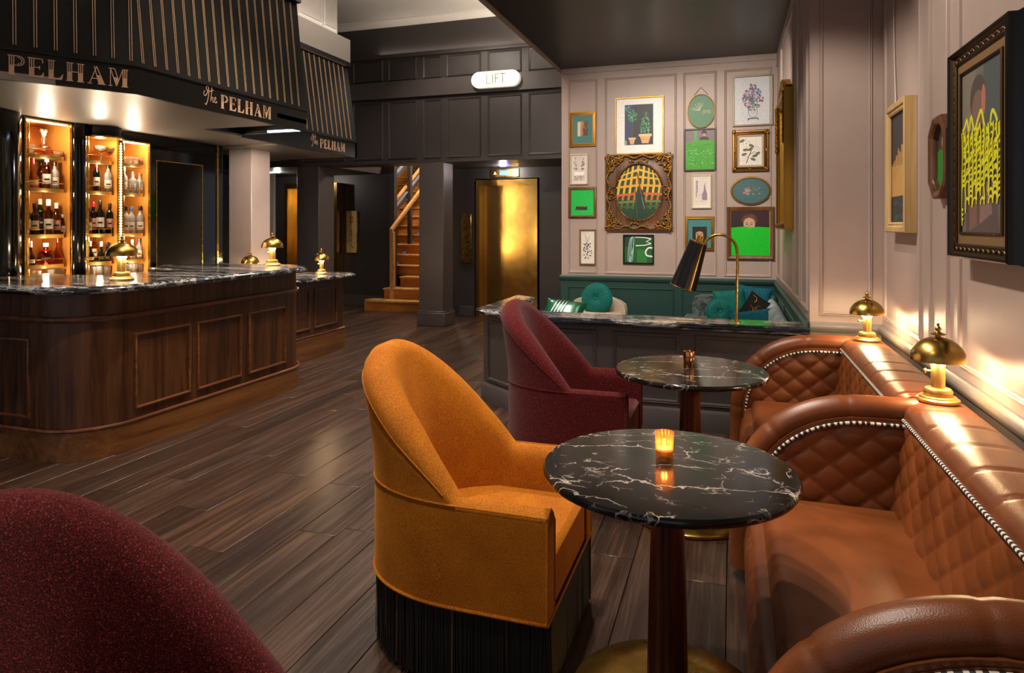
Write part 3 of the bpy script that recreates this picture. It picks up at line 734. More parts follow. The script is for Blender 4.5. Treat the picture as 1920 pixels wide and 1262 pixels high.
# drum over the middle niche and glowing rod standing in for a strip reflection
MB().lathe([(.001, 2.30), (.17, 2.30), (.172, 2.31), (.165, 2.315), (.165, 2.391), (.001, 2.391)], (XF-.02, 4.64, 0), 32).build('drum_head', M['black_lacquer'], bb)
MB().lathe([(.001, 2.288), (.178, 2.288), (.18, 2.294), (.178, 2.30), (.001, 2.30)], (XF-.02, 4.64, 0), 32).build('drum_rim', M['brass'], bb)
mb = MB()
for k in range(40): mb.lathe([(.006, 0), (.011, .005), (.006, .010)], (XF+.010, 4.818, 1.26+k*.025), 8)
mb.tube([(XF+.010, 4.818, 1.24), (XF+.010, 4.818, 2.27)], .004, 8); mb.build('reflection_rod', M['led'], bb)
# door panel with brass inlay
MB().box(XF, XF+.001, 5.24, 5.84, 1.06, 2.14).build('door_panel', M['door_brown'], bb)
MB().rectframe((XF+.001, 5.24, 1.06), (0, 1, 0), Z3, .60, 1.08, [(0, 0), (0, .003), (.008, .003), (.008, 0)]).build('brass_inlay', M['brass'], bb)
MB().box(XF, XF+.012, 6.05, 6.075, 0, 2.39).build('brass_edge', M['brass'], bb)
def plight(loc, power, color=WARM, size=.03, name='lamp_bulb', parent=None):
    d = bpy.data.lights.new(name, 'POINT'); d.energy = power; d.color = color; d.shadow_soft_size = size
    o = bpy.data.objects.new(name, d); COL.objects.link(o); o.location = loc
    if parent is not None: o.parent = parent; o.location = Vector(loc)-parent.location
    return o
for i, (y0, y1, zt) in enumerate(NI):
    yc = (y0+y1)/2
    for k, z in enumerate([min(zt-.03, 2.25)]+[s-.035 for s in SH]):
        plight((XF-.035, yc, z), 2.6 if k else 4.5, (1, .82, .58), .02, 'niche_light', bb)
# pale back door with lever beyond the back bar
bd = thing('door_1', 'pale door with bronze lever behind the bar column', 'door', (-6.6, 7.6, 0), None, 'structure')
MB().box(-7.4, -5.9, 7.62, 7.66, 0, 2.2, .005).build('leaf', M['taupe_grey'], bd)
mb = MB().box(-6.86, -6.82, 7.59, 7.62, 1.02, 1.45, .006).tube([(-6.84, 7.6, 1.4), (-6.84, 7.55, 1.4), (-6.74, 7.55, 1.4)], .013, 8)
mb.build('door_handle', M['bronze'], bd)
# ================================================================ TUB CHAIRS
def make_chair(label, mat, loc, rot=0, scale=1., seam=True):
    t = thing('tub_chair', label, 'chair')
    HW = .335; XFr = .335; XK = .03; ZB = .27; ZA = .615; ZT = 1.055
    path = []   # outer plan, near arm front -> back -> far arm front : (x, y, inward normal, phi)
    for k in range(9): path.append((XFr+(XK-XFr)*k/8, -HW, (0, 1), 0.))
    NB = 40
    for k in range(1, NB):
        a = PI*k/NB; e = .9   # slightly square back
        cx, sy = math.sin(a), math.cos(a)
        x = XK-.43*abs(cx)**e; y = -HW*math.copysign(abs(sy)**e, sy)
        nx, ny = -(XK-x)/.43**2, y/HW**2; l = math.hypot(nx, ny); path.append((x, y, (-nx/l, -ny/l), math.sin(a)))
    for k in range(9): path.append((XK+(XFr-XK)*k/8, HW, (0, -1), 0.))
    def H(p): return ZA+(ZT-ZA)*p**.85 if p > 0 else ZA
    def pt(x, y, n, ph, o, z):
        fl = max(0, min(1, (z-ZA)/(ZT-ZA))); o = o-fl*fl*(3-2*fl)*.05
        return (x+n[0]*o, y+n[1]*o, z)
    loops = []
    for x, y, n, ph in path:
        h = H(ph); w_ = min(1, ph*2); tk = .088+.045*w_; dr = .03+.045*w_
        bb_ = .10+.10*ph; hz = .42; zs = min(ZA-.014, h-dr-.012); zm = h-dr
        sec = [(0, ZB), (0, .45), (0, zs), (0, zs+(zm-zs)*.33), (0, zs+(zm-zs)*.66), (0, zm), (.008, h-dr*.6), (.028, h-dr*.2), (.028+.45*(tk-.05), h), (tk-.03, h-.006), (tk-.008, h-.025-.02*w_), (tk, h-.05-.03*w_)]
        zi = h-.05-.03*w_
        for q in (.2, .4, .6, .8, 1.): sec.append((tk+(bb_-tk)*q**1.0, zi+(hz-zi)*q))
        loops.append([pt(x, y, n, ph, o, z) for o, z in sec])
    mb = MB(); n = len(loops[0]); v = [p for l in loops for p in l]
    mb.add(v, [(i*n+j, (i+1)*n+j, (i+1)*n+j+1, i*n+j+1) for i in range(len(loops)-1) for j in range(n-1)], 0, True)
    for l in (loops[0], loops[-1]):   # upholstered arm fronts
        cen = Vector((l[0][0]+.004, (l[0][1]+l[-1][1])/2, .45))
        low = [(l[0][0], l[-1][1], ZB)]
        mb.add(list(l)+low, [tuple(range(n+1))], 0)
    mb.build('shell', mat, t, angle=50)
    yi = HW-.088
    sb = MB().box(-.26, XFr-.004, -yi, yi, ZB, .455, .02); sb.build('seat', mat, t)
    # piping
    def tubeline(pts, r=.005): return MB().tube(pts, r, 6)
    m = MB()
    m.tube([pt(x, y, nn, ph, -.001, ZB+.004) for x, y, nn, ph in path]+[(XFr, 0, ZB+.004)], .006, 6, closed=True)
    m.tube([pt(x, y, nn, ph, -.0005, ZA-.014) for x, y, nn, ph in path], .0038, 6)
    for s in (1, -1):
        m.tube([(XFr, s*HW, ZB+.01), (XFr, s*HW, ZA-.03), (XFr, s*(HW-.006), ZA-.014)], .0042, 6)
        m.tube([(XFr, s*yi, ZB+.01), (XFr, s*yi, ZA-.05), (XFr-.004, s*(yi+.03), ZA-.005)], .004, 6)
    ed = [pt(x, y, nn, ph, -.0005, H(ph)-.03-.045*min(1, ph*2)) for x, y, nn, ph in path if ph > .05]
    if seam: m.tube(ed, .0026, 6)
    m.build('piping', mat, t)
    # bullion fringe
    fr = MB(); loop = [(x, y, nn) for x, y, nn, ph in path]
    pts = [Vector((x+nn[0]*.006, y+nn[1]*.006, 0)) for x, y, nn in loop]; pts.append(pts[0].copy())
    def walk(step, inset, rr, z0, z1):
        acc = 0
        for a, b in zip(pts, pts[1:]):
            L = (b-a).length; u = (b-a)/max(L, 1e-6); nrm = Vector((-u.y, u.x, 0))
            if nrm.dot(-(a+b)/2) < 0: nrm = -nrm
            while acc < L:
                p = a+u*(acc+R.uniform(-.0012, .0012))+nrm*(inset+R.uniform(0, .006)); j = R.uniform(-.003, .003); zb = z1+R.uniform(-.008, .010); w = rr
                q = p+u*j+nrm*R.uniform(-.004, .004)
                fr.add([p-u*w+Vector((0, 0, z0)), p+u*w+Vector((0, 0, z0)), p+nrm*w+Vector((0, 0, z0)), q-u*w+Vector((0, 0, zb)), q+u*w+Vector((0, 0, zb)), q+nrm*w+Vector((0, 0, zb))], [(0, 1, 4, 3), (1, 2, 5, 4), (2, 0, 3, 5)], 1 if R.random() < .06 else 0)
                acc += step
            acc -= L
    walk(.0052, 0, .0021, ZB, .016); walk(.0052, .012, .0021, ZB, .016)
    f = fr.build('fringe', [M['fringe'], M['fringe_glint']], t, recalc=False); f['kind'] = 'stuff'
    MB().layers([[(x+nn[0]*.05, y+nn[1]*.05, z) for x, y, nn in loop] for z in (.03, ZB+.01)], sm=False).build('dark_lining', M['fringe'], t)  # black sheet standing for the shade seen between the strands
    for sx in (-.2, .24):
        for sy in (-.22, .22): MB().lathe([(.016, 0), (.02, .04)], (sx, sy, 0), 10).build('leg', M['black_paint'], t)
    t.location = loc; t.rotation_euler = (0, 0, rot); t.scale = (scale, scale, scale)
    return t
make_chair('burnt orange velvet tub chair with black fringe at the nearest table', M['orange'], (-.87, 2.31, 0))
make_chair('dark red tweed tub chair behind the orange chair at the far table', M['red'], (-.86, 3.83, 0))
make_chair('dark red tweed tub chair in the near left foreground, cut off by the frame', M['red'], (-.80, .775, 0), .074)

# ================================================================ TABLES
def make_table(label, loc):
    t = thing('pedestal_table', label, 'table', loc, 'round marble tables in front of the settees')
    MB().lathe([(.001, .722), (.372, .722), (.383, .726), (.387, .735), (.386, .744), (.380, .750), (.001, .750)], loc, 72).build('table_top', M['table_stone'], t)
    MB().lathe([(.001, .03), (.064, .03), (.060, .25), (.052, .55), (.049, .715), (.001, .715)], loc, 32).build('column', M['table_wood'], t)
    MB().lathe([(.001, .712), (.13, .712), (.13, .722), (.001, .722)], loc, 32).build('top_plate', M['black_paint'], t)
    MB().lathe([(.001, .0), (.30, .0), (.31, .006), (.31, .018), (.30, .026), (.20, .032), (.07, .036), (.001, .036)], loc, 64).build('base', M['brass'], t)
    return t
T1 = (-.19, 2.13, 0); T2 = (-.205, 3.60, 0)
make_table('round black marble table beside the orange chair, nearest one', T1)
make_table('round black marble table beside the dark red chair, behind the nearest table', T2)
def votive(label, loc, mat, power, ribs):
    t = thing('votive_candle', label, 'candle', loc)
    MB().lathe([(.001, .0), (.023, 0), (.025, .003), (.0285, .086), (.0275, .088), (.0262, .086), (.0232, .016), (.001, .014)], loc, 40, rib=ribs).build('glass_cup', mat, t)
    MB().lathe([(.001, .0155), (.0205, .0155), (.0212, .036), (.001, .037)], loc, 20).build('wax', M['label_w'], t)
    MB().lathe([(.001, .039), (.0045, .046), (.004, .055), (.001, .066)], loc, 10).build('flame', M['flame'], t)
    plight((loc[0], loc[1], loc[2]+.052), power, (1, .62, .28), .008, 'candle_light', t)
votive('ribbed amber glass candle holder on the nearest marble table', (-.205, 2.19, .75), M['votive'], .5, .06)
votive('copper candle holder on the far marble table', (-.215, 3.63, .75), M['copper'], .4, .03)

# ================================================================ SETTEES
def make_settee(label, y0):
    L = 1.565; t = thing('settee', label, 'settee', (.45, y0+L/2, 0), 'tan leather settees along the right wall')
    y1 = y0+L; AT = .10
    def prof(o=0):   # side profile of the arm in XZ (from front foot to back), o = inset
        p = [(.045+o, .05), (.045+o, .18), (.045+o, .30)]
        for k in range(1, 15):
            a = PI/2*k/14; p.append((.52-(.475-o)*math.cos(a)**.92, .30+(.455-o)*math.sin(a)**.95))
        p += [(.60, .755-o), (.70, .755-o)]
        return p
    pr = prof()
    def ztop(x):
        for (xa, za), (xb, zb) in zip(pr, pr[1:]):
            if xa <= x <= xb and xb > xa: return za+(zb-za)*(x-xa)/(xb-xa)
        return .755 if x > .5 else .30
    def quilt(u, v, w=.150, h=.120):
        a = (u/w+v/h)*PI; b = (u/w-v/h)*PI
        return .013*(abs(math.sin(a)*math.sin(b)))**.38
    for side, ya, yb in ((1, y1-.075, y1+.045),):
        m = MB(); poly = prof(.02)+[(.88, .735), (.88, .05)]
        n = len(poly); m.add([(x, ya, z) for x, z in poly]+[(x, yb, z) for x, z in poly], [tuple(range(n)), tuple(range(n, 2*n))[::-1]]+[(i, (i+1) % n, n+(i+1) % n, n+i) for i in range(n)])
        am = m.build('arm', M['leather'], t)
        # quilted faces on both sides
        yi = ya
        def fn(u, v):
            x = .075+u*(.66-.075); zt = ztop(x-.02)-.028; z = .05+v*(zt-.05)
            return (x, yi-side*(.002+quilt(x, z)*min(1, 6*u, 8*(1-v)+.15)), z)
        MB().grid(fn, 90, 80, flip=True).build('quilted_panel', M['leather'], am, recalc=False)
        def fn2(u, v):
            x, y, z = fn(u, v); return (x, yb+(ya-y), z)
        MB().grid(fn2, 60, 50).build('quilted_panel', M['leather'], am, recalc=False)
        # rolled edge with seams
        rp = bez([(x, (ya+yb)/2, z) for x, z in prof(-.002)], 5)[:]
        rs = []; acc = 0; seam = [.28, .62, .92, 1.18]
        for i, p in enumerate(rp):
            if i: acc += (rp[i]-rp[i-1]).length
            rs.append(.054-.004*max(math.exp(-((acc-s)/.012)**2) for s in seam))
        m = MB(); m.tube(rp, rs, 14); m.build('arm_roll', M['leather'], am, angle=60)
        # striped piping below the roll
        zp = bez([(x, yi-side*.010, z) for x, z in prof(.040)], 10); m = MB(); acc = 0
        for i in range(len(zp)-1):
            a, b = zp[i], zp[i+1]; d = (b-a).normalized(); up = Vector((0, 1, 0)).cross(d)
            ang = [2*PI*k/8 for k in range(8)]
            l0 = [a+Vector((0, 1, 0))*.0065*math.cos(q)+up*.0065*math.sin(q) for q in ang]; l1 = [b+Vector((0, 1, 0))*.0065*math.cos(q)+up*.0065*math.sin(q) for q in ang]
            m.layers([l0, l1], int(acc/.011) % 2, False); acc += (b-a).length
        m.build('striped_piping', [M['zebra_w'], M['zebra_b']], am)
    # back
    ya, yb = y0+.045, y1-.075
    m = MB(); bp = [(.60, .36), (.655, .74), (.70, .765), (.86, .765), (.905, .72), (.905, .05), (.60, .05)]
    m.layers([[(x, y, z) for x, z in bp] for y in (y0+.05, y1+.04)], sm=False); m.build('back', M['leather'], t)
    def fb(u, v):
        y = ya+u*(yb-ya); z = .36+v*(.735-.36); x = .60+.055*v
        return (x-.002-quilt(y-ya, z, .150, .120)*min(1, 8*(1-v)+.15), y, z)
    MB().grid(fb, 150, 60, flip=True).build('quilted_back', M['leather'], t, recalc=False)
    # broad back roll with seams
    sp = [(.640, .738), (.645, .768), (.665, .790), (.70, .801), (.76, .803), (.83, .800), (.875, .788), (.90, .765), (.905, .735)]
    loops = []; nseg = 96
    for k in range(nseg+1):
        y = y0+.05+(L-.008)*k/nseg; dd = ((y-y0-.13) % .2175); dd = min(dd, .2175-dd); s = 1-.016*math.exp(-(dd/.008)**2)
        loops.append([(.77+(x-.77)*s, y, .70+(z-.70)*(1-(1-s)*4)) for x, z in sp])
    m = MB(); m.layers(loops); m.build('back_roll', M['leather'], t, angle=70)
    m = MB(); acc = 0; yy = ya
    while yy < yb-.004:
        m.layers([[(.637+.0065*math.cos(q), y, .737+.0065*math.sin(q)) for q in [2*PI*k/8 for k in range(8)]] for y in (yy, min(yy+.011, yb))], int(acc) % 2, False); yy += .011; acc += 1
    m.build('striped_piping', [M['zebra_w'], M['zebra_b']], t)
    # seat cushion and quilted front
    def cushion(u, v):   # u across depth, v along
        x = .115+u*(.615-.115); y = ya+.004+v*(yb-ya-.008)
        e = min(u*.50, v*(yb-ya), (1-v)*(yb-ya))/.055; e = min(1, e)
        return (x, y, .335+.06*math.sqrt(max(0, 1-(1-e)**2))+.012*math.sin(PI*u)*math.sin(PI*v))
    m = MB().grid(cushion, 40, 60)
    m.build('seat_cushion', M['leather'], t, recalc=False)
    pf = [(.116, .336), (.090, .328), (.072, .305), (.074, .282), (.10, .262)]
    MB().layers([[(x, y, z) for x, z in pf] for y in (ya+.004, yb-.004)], 0, False).build('cushion_edge', M['leather'], t)
    def ff(u, v):
        y = ya+u*(yb-ya); z = .05+v*.225; a = abs(math.sin((y*1.0+z*.6)/.075*PI))**.4
        return (.085-.008*a-.03*math.sin(PI*v)**.6, y, z)
    MB().grid(ff, 200, 16, flip=True).build('seat_front', M['leather'], t, recalc=False)
    MB().box(.10, .88, y0+.06, y1-.06, .03, .30).build('base', M['leather'], t)
    for xx in (.12, .84):
        for q in (y0+.08, y1-.08): MB().lathe([(.018, 0), (.022, .05)], (xx, q, 0), 12).build('foot', M['black_paint'], t)
    return t
make_settee('tan quilted leather settee at the far end beside the panelled partition', 3.05)
make_settee('tan quilted leather settee beside the nearest marble table, middle of the row', 1.475)
make_settee('tan quilted leather settee cut off by the bottom right corner', -.10)

# ================================================================ MUSHROOM LAMPS
def make_lamp(label, loc, power=5, s=1.0, sw=PI):
    t = thing('table_lamp', label, 'lamp', loc, 'brass mushroom lamps')
    def L(p): return [(r*s, z*s) for r, z in p]
    MB().lathe(L([(.001, 0), (.072, 0), (.075, .003), (.075, .012), (.069, .016), (.066, .017), (.064, .022), (.056, .025), (.048, .026), (.050, .032), (.051, .042), (.045, .052), (.030, .056), (.001, .056)]), loc, 40).build('base', M['brass_satin'], t)
    MB().lathe(L([(.001, .056), (.0245, .056), (.0245, .150), (.001, .150)]), loc, 28).build('stem', M['brass_satin'], t); stm = t.children[-1]
    MB().lathe(L([(.001, .150), (.030, .151), (.030, .156), (.027, .160), (.027, .185), (.001, .187)]), loc, 24).build('diffuser', M['lamp_glow'], t)
    dome = [(.098*math.cos(a), .163+.092*math.sin(a)) for a in [PI/2*k/14 for k in range(14)]]+[(.001, .255)]
    ins = [(.001, .252)]+[(.0955*math.cos(a), .163+.089*math.sin(a)) for a in [PI/2*k/14 for k in range(13, -1, -1)]]
    sh = MB().lathe(L(dome+ins), loc, 44)
    sh.f = sh.f[:-2]; sh.m = sh.m[:-2]; sh.s = sh.s[:-2]; sh.c = sh.c[:-2]
    n = 44; m = len(dome+ins); b = 0
    sh.add([], []); sh.f += [(i, (i+1) % n, (m-1)*n+(i+1) % n, (m-1)*n+i) for i in range(n)]; sh.m += [0]*n; sh.s += [False]*n; sh.c += [None]*n
    sd = sh.build('shade', M['brass_dome'], t)
    MB().lathe(L([(.001, .254), (.012, .255), (.010, .261), (.026, .264), (.026, .267), (.012, .272), (.007, .278), (.011, .283), (.012, .288), (.009, .294), (.004, .298), (.006, .303), (.004, .308), (.001, .309)]), loc, 20).build('finial', M['brass'], sd)
    c, sn = math.cos(sw), math.sin(sw)
    kb = MB().tube([(loc[0]+c*.022*s, loc[1]+sn*.022*s, loc[2]+.118*s), (loc[0]+c*.040*s, loc[1]+sn*.040*s, loc[2]+.118*s)], .004*s, 8)
    kb.ell((loc[0]+c*.044*s, loc[1]+sn*.044*s, loc[2]+.118*s), .009*s, .009*s, .009*s, 10, 6); kb.build('switch', M['brass'], stm)
    for k in range(4):
        a = PI/2*k+.5
        plight((loc[0]+.045*s*math.cos(a), loc[1]+.045*s*math.sin(a), loc[2]+.152*s), power/4, (1, .72, .40), .014, 'lamp_bulb', t)
    return t
make_lamp('brass mushroom lamp on the near junction of the settee backs', (.775, 3.04, .803), 8, 1.0, PI*.97)
make_lamp('brass mushroom lamp on the far settee back beside the pier', (.775, 4.50, .803), 9, .98, PI*.97)
make_lamp('brass mushroom lamp on the bar top in front of the bottle niches', (-4.10, 3.64, 1.111), 9, 1.05, 0)
make_lamp('brass mushroom lamp on the right end of the bar top', (-4.20, 5.40, 1.111), 9, 1.05, PI)
make_lamp('brass mushroom lamp on the lower counter nearest the lift doors', (-4.72, 6.98, .91), 9, 1.0, PI)
make_lamp('brass mushroom lamp behind the bar end with only its dome showing', (-5.06, 6.13, .91), 5, 1.0, PI)

# ================================================================ GOOSENECK LAMP
gl = thing('gooseneck_lamp', 'brass gooseneck lamp with black conical shade on the partition top', 'lamp', (.033, 5.15, .79))
pts = [(.033, 5.15, .79), (.036, 5.15, 1.0), (.040, 5.15, 1.22)]+[(-.085+.122*math.cos(a), 5.15, 1.305+.125*math.sin(a)) for a in [PI*k/14 for k in range(0, 13)]]
MB().tube(bez(pts, 4), .0105, 12).build('stem', M['brass'], gl)
MB().lathe([(.001, .79), (.03, .79), (.03, .796), (.014, .80), (.001, .80)], (.033, 5.15, 0), 20).build('base', M['brass'], gl)
A = Vector((-.235, 5.15, 1.372)); B = Vector((-.345, 5.15, 1.035)); ax = (B-A).normalized()
X = ax.cross(Vector((0, 1, 0))).normalized(); Y = ax.cross(X)
def cone(rs, n=32): return [[A+ax*d+X*(r*math.cos(2*PI*k/n))+Y*(r*math.sin(2*PI*k/n)) for k in range(n)] for d, r in rs]
Ls = (B-A).length
gs = MB().layers(cone([(0, .066), (Ls, .098)]), 0, False).build('shade', M['black_paint'], gl)
m = MB(); a_ = .95
m.layers([[A+ax*d+X*((r+e)*math.cos(a_+w))+Y*((r+e)*math.sin(a_+w)) for w, e in ((-.05, .0), (-.05, .0015), (.05, .0015), (.05, 0))] for d, r in ((0, .066), (Ls, .098))], sm=False); m.build('seam_strip', M['brass'], gs)
MB().layers(cone([(.004, .064), (Ls, .096)]), 0, False).build('shade_lining', M['brass'], gs)
MB().layers(cone([(-.004, .03), (-.006, .067), (.004, .0685), (.004, .03)]), 0, True).build('cap', M['brass'], gs)
MB().layers(cone([(Ls-.004, .0985), (Ls, .1), (Ls+.004, .0985), (Ls+.002, .095), (Ls-.004, .0985)]), 0, False).build('rim', M['brass'], gs)
MB().tube([A-ax*.05, A], .02, 12).build('socket', M['brass'], gl)
q = A+ax*.2; plight(q, 6, (1, .78, .5), .025, 'lamp_bulb', gl)
# ================================================================ BOTTLES AND GLASSES
BOT = [
    (0, 0, 4.159, -5.550, 'decanter', 'amber_glass', 'glass', None, 1, 'crystal decanter with tall stopper half full of amber spirit'),
    (0, 0, 4.070, -5.590, 'tumbler', 'glass', None, None, 1, 'cut crystal tumbler left of the decanter'),
    (0, 0, 4.278, -5.550, 'bowl', 'glass', None, None, 0.8, 'low cut crystal bowl right of the decanter'),
    (0, 1, 4.059, -5.550, 'bell', 'amber_glass', 'cap_r', 'label_c', 1, 'round shouldered liqueur bottle with red neck seal'),
    (0, 1, 4.187, -5.550, 'square', 'amber_glass', 'cap_w', 'label_w', 0.95, 'amber whisky bottle with white picture label'),
    (0, 1, 4.251, -5.540, 'gin', 'glass', 'cap_k', 'label_w', 0.86, 'clear bottle with dark cap and white label'),
    (0, 1, 4.403, -5.700, 'gin', 'brown_bottle', 'cap_k', 'label_k', 0.9, 'dark brown bottle behind the clear one'),
    (0, 1, 4.248, -5.700, 'wine', 'brown_bottle', 'cap_k', 'label_k', 0.8, 'brown bottle half hidden at the back'),
    (0, 2, 4.015, -5.550, 'wine', 'dark_bottle', 'cap_k', 'label_w', 0.85, 'dark bottle with white label at the left jamb'),
    (0, 2, 4.082, -5.550, 'square', 'brown_bottle', 'cap_k', 'label_c', 0.9, 'dark whisky bottle with black cap and oval label'),
    (0, 2, 4.239, -5.700, 'wine', 'green_glass', 'cap_w', 'label_k', 1, 'green glass bottle standing at the back'),
    (0, 2, 4.194, -5.540, 'square', 'amber_glass', 'cap_w', 'label_w', 1.02, 'amber bottle with white cap and tall white label'),
    (0, 2, 4.273, -5.550, 'square', 'amber_glass', 'cap_w', 'label_p', 0.93, 'amber bottle with pink label'),
    (0, 2, 4.398, -5.700, 'wine', 'amber_glass', 'cap_b', 'label_w', 1, 'amber bottle with blue cap at the back'),
    (0, 2, 4.318, -5.540, 'gin', 'amber_glass', 'cap_w', 'label_w', 0.62, 'small amber bottle at the right end'),
    (0, 3, 4.046, -5.550, 'bell', 'brown_bottle', 'cap_w', 'label_w', 0.75, 'squat brown bottle with white cap'),
    (0, 3, 4.178, -5.550, 'flask', 'cognac', 'cap_w', 'label_k', 1, 'round red cognac bottle with pale stopper'),
    (0, 3, 4.287, -5.550, 'flame', 'amber_glass', 'glass', None, 1, 'tall slim cut glass decanter of amber spirit'),
    (0, -1, 4.095, -5.550, 'tumbler', 'glass', None, None, 0.95, 'cut glass tumbler, leftmost on the counter'),
    (0, -1, 4.227, -5.540, 'tumbler', 'glass', None, None, 1, 'cut glass tumbler in the middle of the counter'),
    (0, -1, 4.299, -5.540, 'tumbler', 'glass', None, None, 1, 'cut glass tumbler second from the right jamb on the counter'),
    (0, -1, 4.363, -5.540, 'tumbler', 'glass', None, None, 1, 'cut glass tumbler at the right jamb on the counter'),
    (1, 0, 4.700, -5.550, 'coupe', 'glass', None, None, 1, 'cut crystal coupe glass standing left'),
    (1, 0, 4.798, -5.540, 'coupe', 'glass', None, None, 0.95, 'cut crystal coupe glass standing right'),
    (1, 1, 4.657, -5.550, 'wine', 'dark_bottle', 'cap_r', 'label_w', 0.85, 'dark bottle with red capsule and white label'),
    (1, 1, 4.770, -5.540, 'gin', 'glass', 'cap_k', 'label_w', 0.95, 'clear bottle with dark cap'),
    (1, 1, 4.850, -5.700, 'wine', 'brown_bottle', 'cap_k', 'label_k', 0.85, 'brown bottle at the back between the two front bottles'),
    (1, 2, 4.576, -5.550, 'square', 'amber_glass', 'cap_k', 'label_w', 0.8, 'amber bottle at the left jamb'),
    (1, 2, 4.649, -5.580, 'wine', 'dark_bottle', 'cap_r', 'label_p', 0.95, 'dark wine bottle with red capsule and pink label'),
    (1, 2, 4.686, -5.540, 'wine', 'dark_bottle', 'cap_k', 'label_w', 1, 'dark wine bottle with broad white label'),
    (1, 2, 4.856, -5.700, 'wine', 'brown_bottle', 'cap_r', 'label_k', 1, 'wine bottle with red capsule at the back'),
    (1, 2, 4.787, -5.540, 'wine', 'dark_bottle', 'cap_k', 'label_p', 0.93, 'dark wine bottle with black capsule right of the white label'),
    (1, 3, 4.592, -5.550, 'bell', 'dark_bottle', 'cap_w', 'label_w', 0.7, 'squat dark bottle with round white label'),
    (1, 3, 4.760, -5.700, 'wine', 'amber_glass', 'cap_k', 'label_c', 0.75, 'orange bottle at the back'),
    (1, 3, 4.706, -5.550, 'bell', 'dark_bottle', 'cap_w', 'label_k', 0.68, 'squat black bottle left of centre'),
    (1, 3, 4.759, -5.540, 'bell', 'dark_bottle', 'cap_k', 'label_k', 0.66, 'squat black bottle right of centre'),
    (1, 3, 4.830, -5.550, 'wine', 'amber_glass', 'cap_k', 'label_c', 0.7, 'orange bottle at the right end'),
    (1, -1, 4.597, -5.550, 'tumbler', 'glass', None, None, 1, 'ribbed glass tumbler, leftmost on the counter'),
    (1, -1, 4.673, -5.550, 'tumbler', 'glass', None, None, 1, 'ribbed glass tumbler, second from the left on the counter'),
    (1, -1, 4.756, -5.550, 'tumbler', 'glass', None, None, 1, 'ribbed glass tumbler, third from the left on the counter'),
    (1, -1, 4.830, -5.550, 'tumbler', 'glass', None, None, 1, 'ribbed glass tumbler, rightmost on the counter'),
    (2, 0, 4.964, -5.550, 'tumbler', 'glass', None, None, 0.85, 'cut glass tumbler, first from the left'),
    (2, 0, 5.024, -5.550, 'tumbler', 'glass', None, None, 0.85, 'cut glass tumbler, second from the left'),
    (2, 0, 5.086, -5.550, 'tumbler', 'glass', None, None, 0.85, 'cut glass tumbler, third from the left'),
    (2, 0, 5.148, -5.550, 'tumbler', 'glass', None, None, 0.85, 'cut glass tumbler, fourth from the left'),
    (2, 1, 4.946, -5.550, 'gin', 'glass', 'cap_g', 'label_w', 0.9, 'clear bottle with green cap'),
    (2, 1, 5.049, -5.550, 'square', 'glass', 'glass', 'label_w', 0.72, 'clear round bottle with glass stopper'),
    (2, 1, 5.120, -5.540, 'square', 'glass', 'glass', 'label_w', 0.68, 'square clear decanter at the right end'),
    (2, 2, 4.970, -5.550, 'gin', 'glass', 'cap_k', 'label_w', 0.95, 'clear bottle with dark cap, first from the left'),
    (2, 2, 5.031, -5.550, 'gin', 'glass', 'cap_b', 'label_w', 0.95, 'clear bottle with blue cap and ornate label'),
    (2, 2, 5.217, -5.700, 'wine', 'glass', 'cap_r', 'label_w', 0.95, 'clear bottle with red cap at the back'),
    (2, 2, 5.126, -5.540, 'gin', 'glass', 'cap_k', 'label_w', 0.97, 'clear bottle with dark cap and blue print at the right end'),
    (2, 3, 5.043, -5.550, 'gin', 'glass', 'cap_w', 'label_w', 0.7, 'clear bottle with pale cap'),
    (2, 3, 5.123, -5.550, 'gin', 'glass', 'cap_b', 'label_w', 0.74, 'clear bottle with blue base at the right end'),
    (2, -1, 4.994, -5.550, 'tumbler', 'glass', None, None, 1, 'ribbed glass tumbler, first from the left on the counter'),
    (2, -1, 5.061, -5.550, 'tumbler', 'glass', None, None, 1, 'ribbed glass tumbler, second from the left on the counter'),
    (2, -1, 5.129, -5.550, 'tumbler', 'glass', None, None, 1, 'ribbed glass tumbler, third from the left on the counter'),
    (2, -1, 5.183, -5.540, 'tumbler', 'glass', None, None, 1, 'ribbed glass tumbler, rightmost on the counter'),
]
BP = {'wine': ([(.001, 0), (.034, 0), (.037, .004), (.037, .185), (.034, .205), (.020, .228), (.0145, .245), (.0145, .300), (.001, .300)], (.0155, .258, .306), (.0374, .06, .15)),
      'square': ([(.001, 0), (.036, 0), (.039, .004), (.039, .165), (.035, .185), (.018, .205), (.0145, .22), (.0145, .262), (.001, .262)], (.0175, .240, .292), (.0394, .04, .13)),
      'gin': ([(.001, 0), (.035, 0), (.038, .004), (.038, .150), (.033, .178), (.018, .198), (.0145, .21), (.0145, .245), (.001, .245)], (.018, .228, .275), (.0384, .035, .115)),
      'bell': ([(.001, 0), (.045, 0), (.050, .005), (.051, .05), (.046, .09), (.030, .125), (.019, .155), (.016, .19), (.016, .245), (.001, .245)], (.0185, .20, .268), (.0515, .025, .065)),
      'flask': ([(.001, 0), (.03, 0), (.052, .018), (.064, .05), (.062, .082), (.045, .112), (.022, .128), (.016, .14), (.016, .155), (.001, .155)], (.021, .150, .182), (.0645, .045, .065)),
      'flame': ([(.001, 0), (.036, 0), (.042, .01), (.038, .06), (.024, .11), (.014, .15), (.013, .22), (.001, .22)], (.016, .218, .262), None),
      'decanter': ([(.001, 0), (.058, 0), (.068, .006), (.069, .03), (.058, .062), (.026, .088), (.017, .10), (.016, .145), (.022, .152), (.001, .153)], None, None)}
